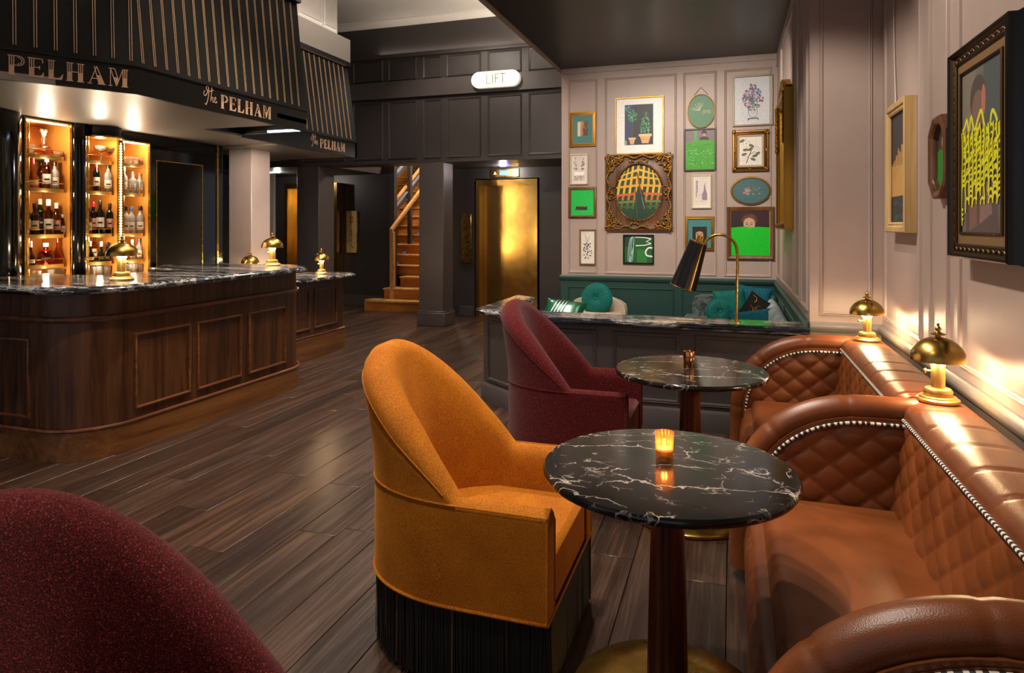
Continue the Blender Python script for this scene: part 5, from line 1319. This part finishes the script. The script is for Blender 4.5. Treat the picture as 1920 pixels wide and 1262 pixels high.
# ---- pictures on the right wall (faces -x)
RW = ((.965, 0, 0), (0, -1, 0))
def art_big(p):
    p.rect('#6b6a66', 0, 0, 1, 1); p.rect('#4a5556', .55, .45, 1, 1); p.rect('#7d7468', .0, .55, .35, 1)
    p.ell('#4c423c', .42, .80, .20, .14, 18); p.ell('#7e5f52', .42, .72, .15, .13, 16); p.ell('#b8705a', .55, .78, .05, .09, 10); p.poly('#5a4a48', [(.1, .0), (.9, .0), (.8, .5), (.5, .62), (.2, .5)]); p.poly('#8a6a66', [(.45, .06), (.75, .12), (.68, .3), (.5, .3)]); p.poly('#7e5b50', [(.2, .02), (.4, .05), (.36, .4), (.24, .4)])
    Y = '#e6e41a'
    p.rect(Y, 0, .46, .06, .63)
    p.curve(Y, [(.0, .63), (.08, .66), (.14, .70), (.19, .63), (.25, .71), (.33, .62), (.42, .68), (.50, .72), (.58, .62), (.68, .60), (.74, .69), (.82, .66), (.90, .58), (1, .66)], .016, 4)
    cols_ = [.03+.094*c for c in range(11)]
    for r_ in range(12):   # rows of linked loops, each like a small arch
        z_ = .60-.035*r_
        for c in range(10):
            if r_ > 8 and R.random() < .35: continue
            xa, xb = cols_[c], cols_[c+1]; j = R.uniform(-.012, .012)
            p.curve(Y, [(xa, z_-.030+j), (xa+.012, z_-.004+j), ((xa+xb)/2, z_+.010+j), (xb-.012, z_-.002+j), (xb, z_-.030+j)], R.uniform(.008, .014), 3)
    for c in range(11):
        zb = [.05, .13, .2, .16, .2, .27, .2, .24, .3, .17, .14][c]; p.curve(Y, [(cols_[c]+R.uniform(-.015, .015), .63-(.63-zb)*k/6) for k in range(7)], R.uniform(.010, .016), 3)
    for _ in range(14): x_, z_ = R.uniform(.1, .85), R.uniform(.36, .58); p.stroke(Y, [(x_, z_), (x_+R.uniform(.06, .16), z_+R.uniform(.02, .07))], .016)
    for z_ in (.09, .12, .15): p.stroke(Y, [(.03, z_), (.07, z_)], .010)
by0, by1 = 2.665, 3.305
t = frame_on(RW, 'large_picture', 'large dark moulded frame with yellow scribbled painting on the right wall', -by1, 1.372, -by0, 2.214, [(0, .050), (0, .066), (.006, .072), (.010, .068), (.034, .064), (.040, .070), (.044, .078), (.050, .074), (.052, 0)], M['pewter'], art_big, .052, .002, group='pictures on the right wall', liner=(.040, M['tan_slip'], .060))
MB().rectframe((.963-.056, by1-.092-.008, 1.372+.100), (0, -1, 0), Z3, by1-by0-.2, .842-.2, [(0, 0), (0, .010), (.004, .014), (.010, .010), (.012, 0)]).build('inner_moulding', M['pewter'], t)
# deep black outer side of that frame and a carved running scroll on its face
MB().rectframe((.963, by1-.004, 1.376), (0, -1, 0), Z3, by1-by0-.008, .834, [(0, 0), (0, .080), (.004, .086), (.010, .080), (.010, .050), (.016, .040), (.016, 0)]).build('outer_moulding', M['frame_black'], t)
m = MB(); hh = .842; ww = by1-by0
def curl(y, z, ang):
    rot = Matrix.Rotation(ang, 3, 'X')
    m.ell((.963-.064, y, z), .007, .017, .0065, 8, 5, rot=rot)
k = 0; st = .026
z = 1.372+.04
while z < 2.214-.03: curl(by1-.031, z, .7 if k % 2 else -.7); curl(by0+.031, z, .7 if k % 2 else -.7); z += st; k += 1
y = by0+.04
while y < by1-.03: curl(y, 1.372+.031, .7 if k % 2 else -.7); curl(y, 2.214-.031, .7 if k % 2 else -.7); y += st; k += 1
m.build('carved_scroll', M['pewter'], t)['kind'] = 'stuff'
for ch in t.children:
    if ch.name.startswith('picture'): ch.location.x -= .052
    if ch.name.startswith('backboard'): ch.location.x -= .052
def art_drip(p):
    p.rect('#353236', 0, 0, 1, 1); p.rect('#2a3236', 0, 0, 1, .24)
    for _ in range(20): x_, y_ = R.uniform(.1, .9), R.uniform(.02, .22); p.ell('#5a6468', x_, y_, .03, .012, 6)
    c = '#bd8f52'; p.rect(c, 0, .24, 1, .52)
    xs = [k/14 for k in range(15)]
    for k in range(14): t_ = .55+.18*(k/13)+R.uniform(-.03, .05); p.rect(c, xs[k], .5, xs[k]+.05, t_)
    for k in range(5): p.rect('#7a5a34', .12+k*.1, .36+.04*k, .128+k*.1, .5)
t = frame_on(RW, 'wood_picture', 'pale wooden box frame with dripped ochre paint near the corner', -4.65, 1.457, -4.168, 2.213, [(0, .040), (0, .050), (.010, .056), (.020, .052), (.030, .062), (.055, .064), (.060, .060), (.060, 0)], M['bare_wood'], art_drip, .060, .002, group='pictures on the right wall')
for ch in t.children:
    if ch.name.startswith('picture') or ch.name.startswith('backboard'): ch.location.x -= .030
# octagonal frame
ot = thing('octagonal_picture', 'small brown octagonal frame with green painted picture', 'picture frame', (.96, 3.63, 1.82), 'pictures on the right wall')
def octa(ry, rz, c): return [(ry, rz-c), (ry-c, rz), (-ry+c, rz), (-ry, rz-c), (-ry, -rz+c), (-ry+c, -rz), (ry-c, -rz), (ry, -rz+c)]
loops = []
sec = [(.040, .012), (.040, .034), (.030, .046), (.012, .050), (0, .042), (0, 0)]
secl = [[(.963-e, 3.63+yy, 1.82+zz) for yy, zz in octa(.135-d, .195-d, .075-d*.4)] for d, e in sec]
m = MB(); m.layers([[l[i] for l in secl] for i in range(8)]+[[l[0] for l in secl]], 0, False, False); m.build('frame', M['frame_wood'], ot)
m = MB(); oo = octa(.096, .156, .059)
m.add([(.963-.014, 3.63+a, 1.82+b) for a, b in oo]+[(.963-.002, 3.63+a, 1.82+b) for a, b in oo], [tuple(range(8)), tuple(range(8, 16))]+[(i, (i+1) % 8, 8+(i+1) % 8, 8+i) for i in range(8)], 0, False, lin('#4a3a34'))
m.add([(.963-.015, 3.63+a, 1.82+b) for a, b in [(.096, .03), (.05, .045), (.0, .03), (-.04, .05), (-.096, .04), (-.096, -.097), (-.037, -.156), (.037, -.156), (.096, -.097)]], [tuple(range(9))], 0, False, lin('#2f8a2a'))
m.add([(.963-.0155, 3.63+.03*math.cos(2*PI*k/10), 1.82+.075+.03*math.sin(2*PI*k/10)) for k in range(10)], [tuple(range(10))], 0, False, lin('#a8806a')); m.build('picture', M['canvas'], ot)
cb = MB().tube(bez([(.958, 4.70, 3.5), (.956, 4.69, 2.9), (.957, 4.67, 2.5), (.95, 4.60, 2.17)], 6), .005, 6).build('cable', M['cable']); tag(cb, 'thin pale cable running down the wall corner to the wooden frame', 'cable')
# gilt mirror on the alcove side wall
mt = thing('gilt_mirror', 'tall gilt mirror with carved crest on the alcove side wall', 'mirror', (.51, 6.72, 1.45))
my0, my1, mz0, mz1 = 6.25, 7.30, 1.46, 2.70
MB().rectframe((.512, my1-.07, mz0+.07), (0, -1, 0), Z3, my1-my0-.14, mz1-mz0-.14, [(0, .02), (0, .05), (.014, .062), (.03, .058), (.045, .078), (.065, .084), (.07, .078), (.07, 0)]).build('frame', M['gold_leaf'], mt)
MB().box(.490, .510, my0+.06, my1-.06, mz0+.06, mz1-.06).build('mirror_glass', M['mirror'], mt)
m = MB(); yc = (my0+my1)/2
m.layers([[(.512-e, yc+yy, mz1-.02+zz) for yy, zz in [(-.50, 0), (-.47, .05), (-.26, .09), (-.12, .16), (0, .19), (.12, .16), (.26, .09), (.47, .05), (.50, 0)]] for e in (0, .05, .065)], sm=False)
for _ in range(60): yy = R.uniform(-.40, .40); zz = R.uniform(0, .16*(1-abs(yy)/.5)); m.ell((.512-.065, yc+yy, mz1+zz), .018, .03, .03, 7, 5)
for s_ in (-1, 1):
    for k in range(10): m.ell((.512-.085, yc+s_*(.48-.01*(k % 3)), mz1-.05-k*.045), .014, .022, .03, 7, 5)
for k in range(9): m.ell((.512-.085, yc-.48+.12*k, mz0+.035), .014, .03, .02, 7, 5)
m.build('carved_crest', M['gold_leaf'], mt)['kind'] = 'stuff'
# ================================================================ ALCOVE SEATING
sf = thing('banquette', 'grey velvet corner banquette behind the partition', 'sofa', (0.1, 7.9, 0))
def cushion_box(x0, x1, y0, y1, z0, z1, b): return MB().box(x0, x1, y0, y1, z0, z1, b)
MB().box(-.55, .48, 7.95, 8.62, .06, .40, .03).build('seat', M['grey_velvet'], sf)
m = MB()
prof_ = [(-.45, .40), (-.46, .56), (-.43, .62), (-.36, .645), (-.20, .65), (.48, .65), (.48, .40)]
m.layers([[(x, y, z) for x, z in prof_] for y in (8.38, 8.41, 8.60, 8.63)], sm=False); m.build('back', M['grey_velvet'], sf)
MB().box(.28, .49, 6.1, 8.6, .06, .40, .03).build('seat', M['pale_blue'], sf)
m = MB()
for k in range(5): m.box(.36, .488, 6.15+k*.46, 6.59+k*.46, .40, .66, .05)
m.build('back_cushion', M['pale_blue'], sf)
for xx, yy in ((-.45, 8.05), (-.45, 8.5), (.42, 6.2), (.42, 8.5)): MB().lathe([(.016, 0), (.02, .06)], (xx, yy, 0), 10).build('leg', M['black_paint'], sf)
ac = thing('armchair', 'beige upholstered chair back below the round teal cushion', 'chair', (-1.6, 8.2, 0))
MB().box(-1.95, -1.25, 7.85, 8.5, .08, .42, .05).build('seat', M['beige'], ac)
m = MB(); m.layers([[(x, y, z) for x, z in [(-1.95, .30), (-1.96, .48), (-1.90, .55), (-1.78, .585), (-1.45, .58), (-1.34, .54), (-1.28, .50), (-1.26, .44), (-1.26, .30)]] for y in (8.36, 8.40, 8.52, 8.56)], sm=False); m.build('back', M['beige'], ac)
for xx in (-1.88, -1.32):
    for yy in (7.92, 8.44): MB().lathe([(.016, 0), (.02, .08)], (xx, yy, 0), 10).build('leg', M['black_paint'], ac)
def pillow(label, c, w, h, d, mat, yaw, tilt, roll=0, rib=None, name='cushion'):
    t = thing(name, label, 'cushion', c, 'cushions in the alcove')
    rot = Matrix.Rotation(yaw, 3, 'Z') @ Matrix.Rotation(tilt, 3, 'X') @ Matrix.Rotation(roll, 3, 'Y')
    m = MB(); c = Vector(c)
    for s_ in (1, -1):
        def fn(u, v):
            X, Y = u*2-1, v*2-1; e = (1-X**4)*(1-Y**4); th = d/2*max(0, e)**.45; k = 1-.10*(1-abs(X))*0-.08*(1-(X*X))*(Y*Y)-.08*(1-Y*Y)*(X*X)
            if rib: th *= 1+.12*math.sin((X*rib+Y*rib*.6)*PI)
            return c+rot @ Vector((X*w/2*(1-.10*(1-Y*Y)), -s_*th, Y*h/2*(1-.10*(1-X*X))))
        m.grid(fn, 24, 24, flip=(s_ < 0))
    m.build('cover', mat, t, recalc=False); return t, rot
def round_pillow(label, c, r, d, mat, yaw, tilt):
    t = thing('cushion', label, 'cushion', c, 'cushions in the alcove'); rot = Matrix.Rotation(yaw, 3, 'Z') @ Matrix.Rotation(tilt, 3, 'X'); c = Vector(c); m = MB(); n = 96
    for s_ in (1, -1):
        loops = []
        for q in [k/14 for k in range(1, 15)]:
            th = d/2*(1-q**4)**.5*(.62+.38*min(1, q*3)); loops.append([c+rot @ Vector((r*q*math.cos(2*PI*k/n), -s_*(th+.006*q*(1-q**3)*math.sin(28*2*PI*k/n)), r*q*math.sin(2*PI*k/n))) for k in range(n)])
        m.layers(loops, 0, False); m.add(loops[0], [tuple(range(n))])
    m.build('cover', mat, t)
    m = MB(); m.ell(c+rot @ Vector((0, -d/2*.66, 0)), .018, .012, .018, 12, 6, rot=rot); m.build('button', mat, t)
round_pillow('round pleated teal cushion standing on the beige chair', (-1.60, 8.27, .575), .205, .13, M['teal'], -.15, -.16)
pt_, rt_ = pillow('green and silver striped cushion lying left of the round cushion', (-1.85, 7.55, .50), .52, .30, .14, M['silver_green'], -.1, -.7, .08)
m = MB()
for k, X in enumerate((-.1, -.06, -.02, .02)):
    m.tube([Vector((-1.85, 7.55, .50))+rt_ @ Vector((X+.06*v_, -.075*(1-(2*v_)**4)**.45-.002 if abs(v_) < .5 else 0, v_*.28)) for v_ in [j/10-.48 for j in range(10)]], .006, 6)
m.build('silver_stripe', M['silver'], pt_)
po = thing('pouffe', 'beige pouffe under the striped cushion behind the partition', 'stool', (-1.85, 7.55, 0)); MB().box(-2.05, -1.55, 7.32, 7.78, .05, .40, .04).build('top', M['beige'], po); MB().box(-2.0, -1.6, 7.37, 7.73, 0, .05).build('plinth', M['black_paint'], po)
pillow('large ribbed teal blue cushion leaning in the banquette corner', (.22, 8.16, .60), .42, .42, .14, M['teal_blue'], -.25, -.3, .1, 9)
pillow('plain dark teal velvet cushion left of the ribbed cushion', (-.02, 8.05, .585), .36, .36, .14, M['teal'], .15, -.25, -.1)
round_pillow('round pleated teal cushion low beside the gooseneck lamp stem', (-.13, 7.78, .53), .15, .12, M['teal'], .3, -.3)
pb, rb = pillow('black cushion with gold branch embroidery', (.25, 7.78, .56), .34, .34, .12, M['black_cloth'], -.35, -.35, .5)
m = MB()
for _ in range(9):
    a = R.uniform(0, 6.28); x_, z_ = R.uniform(-.08, .08), R.uniform(-.08, .08); pts_ = []
    for k in range(5):
        X, Z_ = x_+.025*k*math.cos(a+.3*k), z_+.025*k*math.sin(a+.3*k); X = max(-.13, min(.13, X)); Z_ = max(-.13, min(.13, Z_)); e = (1-(X/.17)**4)*(1-(Z_/.17)**4); pts_.append(Vector((.25, 7.78, .56))+rb @ Vector((X, -.06*e**.45-.001, Z_)))
    m.tube(pts_, .003, 5)
m.build('embroidery', M['gold_leaf'], pb)
pillow('teal blue ribbed lumbar cushion in front of the black cushion', (.20, 7.45, .50), .44, .22, .14, M['teal_blue'], -.2, -.4, -.2, 9)

# ================================================================ LIFTS
def lift(name, label, x0, x1, y, z1, depth, split):
    t = thing(name, label, 'lift door', ((x0+x1)/2, y, 0), None, 'structure')
    MB().box(x0, x0+.06, y-.02, y+depth, 0, z1).box(x1-.06, x1, y-.02, y+depth, 0, z1).box(x0+.06, x1-.06, y-.02, y+depth, z1-.09, z1).build('frame', M['brass_lift'], t)
    xs = [x0+.06]+[x0+.06+(x1-x0-.12)*q for q in split]+[x1-.06]
    for i in range(len(xs)-1): MB().box(xs[i]+.002, xs[i+1]-.002, y+depth-.05-.03*i, y+depth-.01-.03*i, .01, z1-.09).build('door_panel', M['brass_lift'], t)
    MB().box(x0+.06, x1-.06, y, y+depth, 0, .01).build('sill', M['brass_lift'], t)
    return t
lift('door_2', 'brass lift door at the right below the lift sign', -4.0, -2.95, 10.3, 2.24, .22, [.28])
lift('door_3', 'brass lift door partly hidden by the hall column at the left', -8.02, -6.88, 10.68, 2.28, .2, [.5])
cp = thing('call_panel', 'polished brass call panel beside the right lift door', 'call panel', (-4.16, 10.28, 1.2))
MB().box(-4.26, -4.08, 10.27, 10.30, .88, 1.68, .006).build('plate', M['brass'], cp)
for z_ in (1.3, 1.22, 1.0): MB().lathe([(.001, 0), (.016, 0), (.014, .006), (.001, .007)], (0, 0, 0), 14).build('button', M['black_paint'], cp, world=False).matrix_local = Matrix.Translation((-4.15+4.16, 10.268-10.28, z_-1.2)) @ Matrix.Rotation(PI/2, 4, 'X')
dp = thing('lift_display', 'brass lift indicator with blue display and two arrows above the right lift', 'display', (-3.50, 10.28, 2.33))
MB().box(-3.74, -3.26, 10.27, 10.30, 2.28, 2.41, .004).build('plate', M['brass'], dp)
MB().box(-3.58, -3.42, 10.262, 10.27, 2.31, 2.385).build('screen', M['blue_led'], dp)
for xx in (-3.66, -3.34): MB().prism([(xx-.03, 0), (xx+.03, 0), (xx, .05)], 10.264, 10.27).build('arrow', M['label_w'], dp)
for ch in dp.children:
    if ch.name.startswith('arrow'):
        me = ch.data
        for v in me.vertices:   # stand the prism up on the plate
            wx_, wy_, wz_ = v.co.x+dp.location.x, v.co.y+dp.location.y, v.co.z+dp.location.z
            v.co = Vector((wx_, wz_, 2.32+wy_))-dp.location
rs = thing('ceiling_light', 'small bright ceiling light above the lift display', 'light', (-3.4, 9.9, 2.42)); MB().lathe([(.001, -.012), (.045, -.012), (.05, 0), (.001, 0)], (-3.4, 9.9, 2.43), 20).build('lens', M['white_led'], rs)
plight((-3.4, 9.9, 2.38), 9, (1, .9, .8), .04, 'lobby_light', rs)
rs = thing('ceiling_light', 'small bright ceiling light in the lobby behind the bar column', 'light', (-7.6, 9.9, 2.42)); MB().box(-7.75, -7.55, 9.85, 9.92, 2.418, 2.43).build('lens', M['white_led'], rs)
plight((-7.6, 9.9, 2.38), 10, (1, .88, .75), .04, 'lobby_light', rs)
sp_ = thing('notice_panel', 'tall brass notice panel with red emblem on the hall wall', 'sign', (-6.7, 10.9, 1.4))
MB().box(-6.81, -6.58, 10.86, 10.90, .98, 1.77, .008).build('plate', M['brass'], sp_)
def art_notice(p):
    p.rect('#c9ab6a', 0, 0, 1, 1); r_ = '#9a2a20'
    p.poly(r_, [(.5, .66), (.36, .74), (.30, .84), (.42, .88), (.5, .94), (.58, .88), (.70, .84), (.64, .74)]); p.ell('#d8be80', .42, .80, .05, .02); p.ell('#d8be80', .58, .80, .05, .02); p.ell('#d8be80', .5, .88, .04, .018); p.stroke('#d8be80', [(.5, .68), (.5, .86)], .006)
    p.stroke(r_, [(.2, .955), (.8, .955)], .006); p.stroke(r_, [(.3, .61), (.7, .61)], .003)
    for z_ in (.53, .48, .42, .30, .16): p.ell('#2a2018', .5, z_, .09, .022, 12); p.ell('#c9ab6a', .5, z_, .05, .012, 10)
    p.stroke(r_, [(.3, .24), (.7, .24)], .003); p.ell('#2a2018', .62, .12, .06, .018)
p = Pic(.21, .77); art_notice(p); p.build(sp_, (-6.80, 10.859, .99), UX, Z3)

# ================================================================ LIFT SIGN
ls = thing('lift_sign', 'glowing white capsule sign reading LIFT on the dark beam', 'sign', (-3.19, 9.0, 3.575))
cx_, cz_, hw_, r_ = -3.19, 3.575, .365, .115
cap_ = [(cx_+hw_-r_+r_*math.cos(a), cz_+r_*math.sin(a)) for a in [-PI/2+PI*k/12 for k in range(13)]]+[(cx_-hw_+r_+r_*math.cos(a), cz_+r_*math.sin(a)) for a in [PI/2+PI*k/12 for k in range(13)]]
MB().layers([[(x, y, z) for x, z in cap_] for y in (9.02, 8.95)], sm=False).build('light_box', M['sign'], ls)
m = MB(); Ht = .13; O_ = Vector((cx_-.13, 8.949, cz_-.06)); w_ = .008
for ch, st in (('L', [[(0, .13), (0, 0), (.055, 0)]]), ('I', [[(.09, 0), (.09, .13)]]), ('F', [[(.13, 0), (.13, .13), (.19, .13)], [(.13, .07), (.175, .07)]]), ('T', [[(.205, .13), (.285, .13)], [(.245, .13), (.245, 0)]])):
    mm = MB()
    for s_ in st: ribbon(mm, s_, w_, O_, UX, Z3)
    mm.build('letter', M['sign_text'], ls, recalc=False)

# ================================================================ STAIRCASE
st = thing('staircase', 'oak staircase rising away behind the square column', 'staircase', (-5.2, 10.6, 0))
RI, GO = .1875, .29; Y0 = 10.36
for k in range(15):
    xl = -6.15 if k == 0 else (-5.92 if k == 1 else -5.75)
    if k > 2: xl = -8.15
    y = Y0+k*GO; z = (k+1)*RI
    MB().box(xl+.02, -4.46, y, y+.03, z-RI, z-.03).build('riser', M['stair'], st)
    tb = MB()
    if k == 0: tb.prism([(-4.46, y-.025), (-4.46, y+GO+.03), (xl+.02, y+GO+.03)]+arc(xl+.13, y+.12, .15, 165, 265, 6), z-.03, z)
    else: tb.box(xl, -4.46, y-.025, y+GO+.03, z-.03, z, .008)
    tb.build('tread', M['stair_rail'], st)
MB().box(-5.78, -5.70, 10.62, 10.70, .1, 1.38, .008).build('newel', M['stair_rail'], st)
sl = RI/GO
def diag(x, y0, z0, y1, rz, rx, mat, name): MB().layers([[(x-rx, y, z0+(y-y0)*sl-rz), (x+rx, y, z0+(y-y0)*sl-rz), (x+rx, y, z0+(y-y0)*sl+rz), (x-rx, y, z0+(y-y0)*sl+rz)] for y in (y0, y1)], sm=False).build(name, mat, st)
diag(-5.74, 10.60, 1.40, 14.4, .03, .03, M['stair_rail'], 'handrail')
for zz, mt_, nm in ((.60, 'charcoal2', 'lower_rail'), (1.72, 'charcoal2', 'middle_rail'), (2.34, 'charcoal2', 'upper_rail')):
    diag(-6.09, 11.16, zz-.10, 14.6, .06, .02, M[mt_], nm); diag(-6.075, 11.16, zz-.03, 14.6, .014, .03, M['steel'], nm+'_cap')
diag(-6.09, 11.16, 1.80, 14.6, .018, .03, M['stair_rail'], 'upper_handrail')
MB().box(-5.90, -5.80, 10.84, 10.9, 0, 2.6).build('screen_post', M['charcoal2'], st)
MB().box(-6.06, -5.99, 11.86, 11.94, .9, 4.0).build('screen_post', M['charcoal2'], st)
plight((-5.2, 11.6, 3.8), 140, (1, .86, .68), .1, 'stair_light', st)
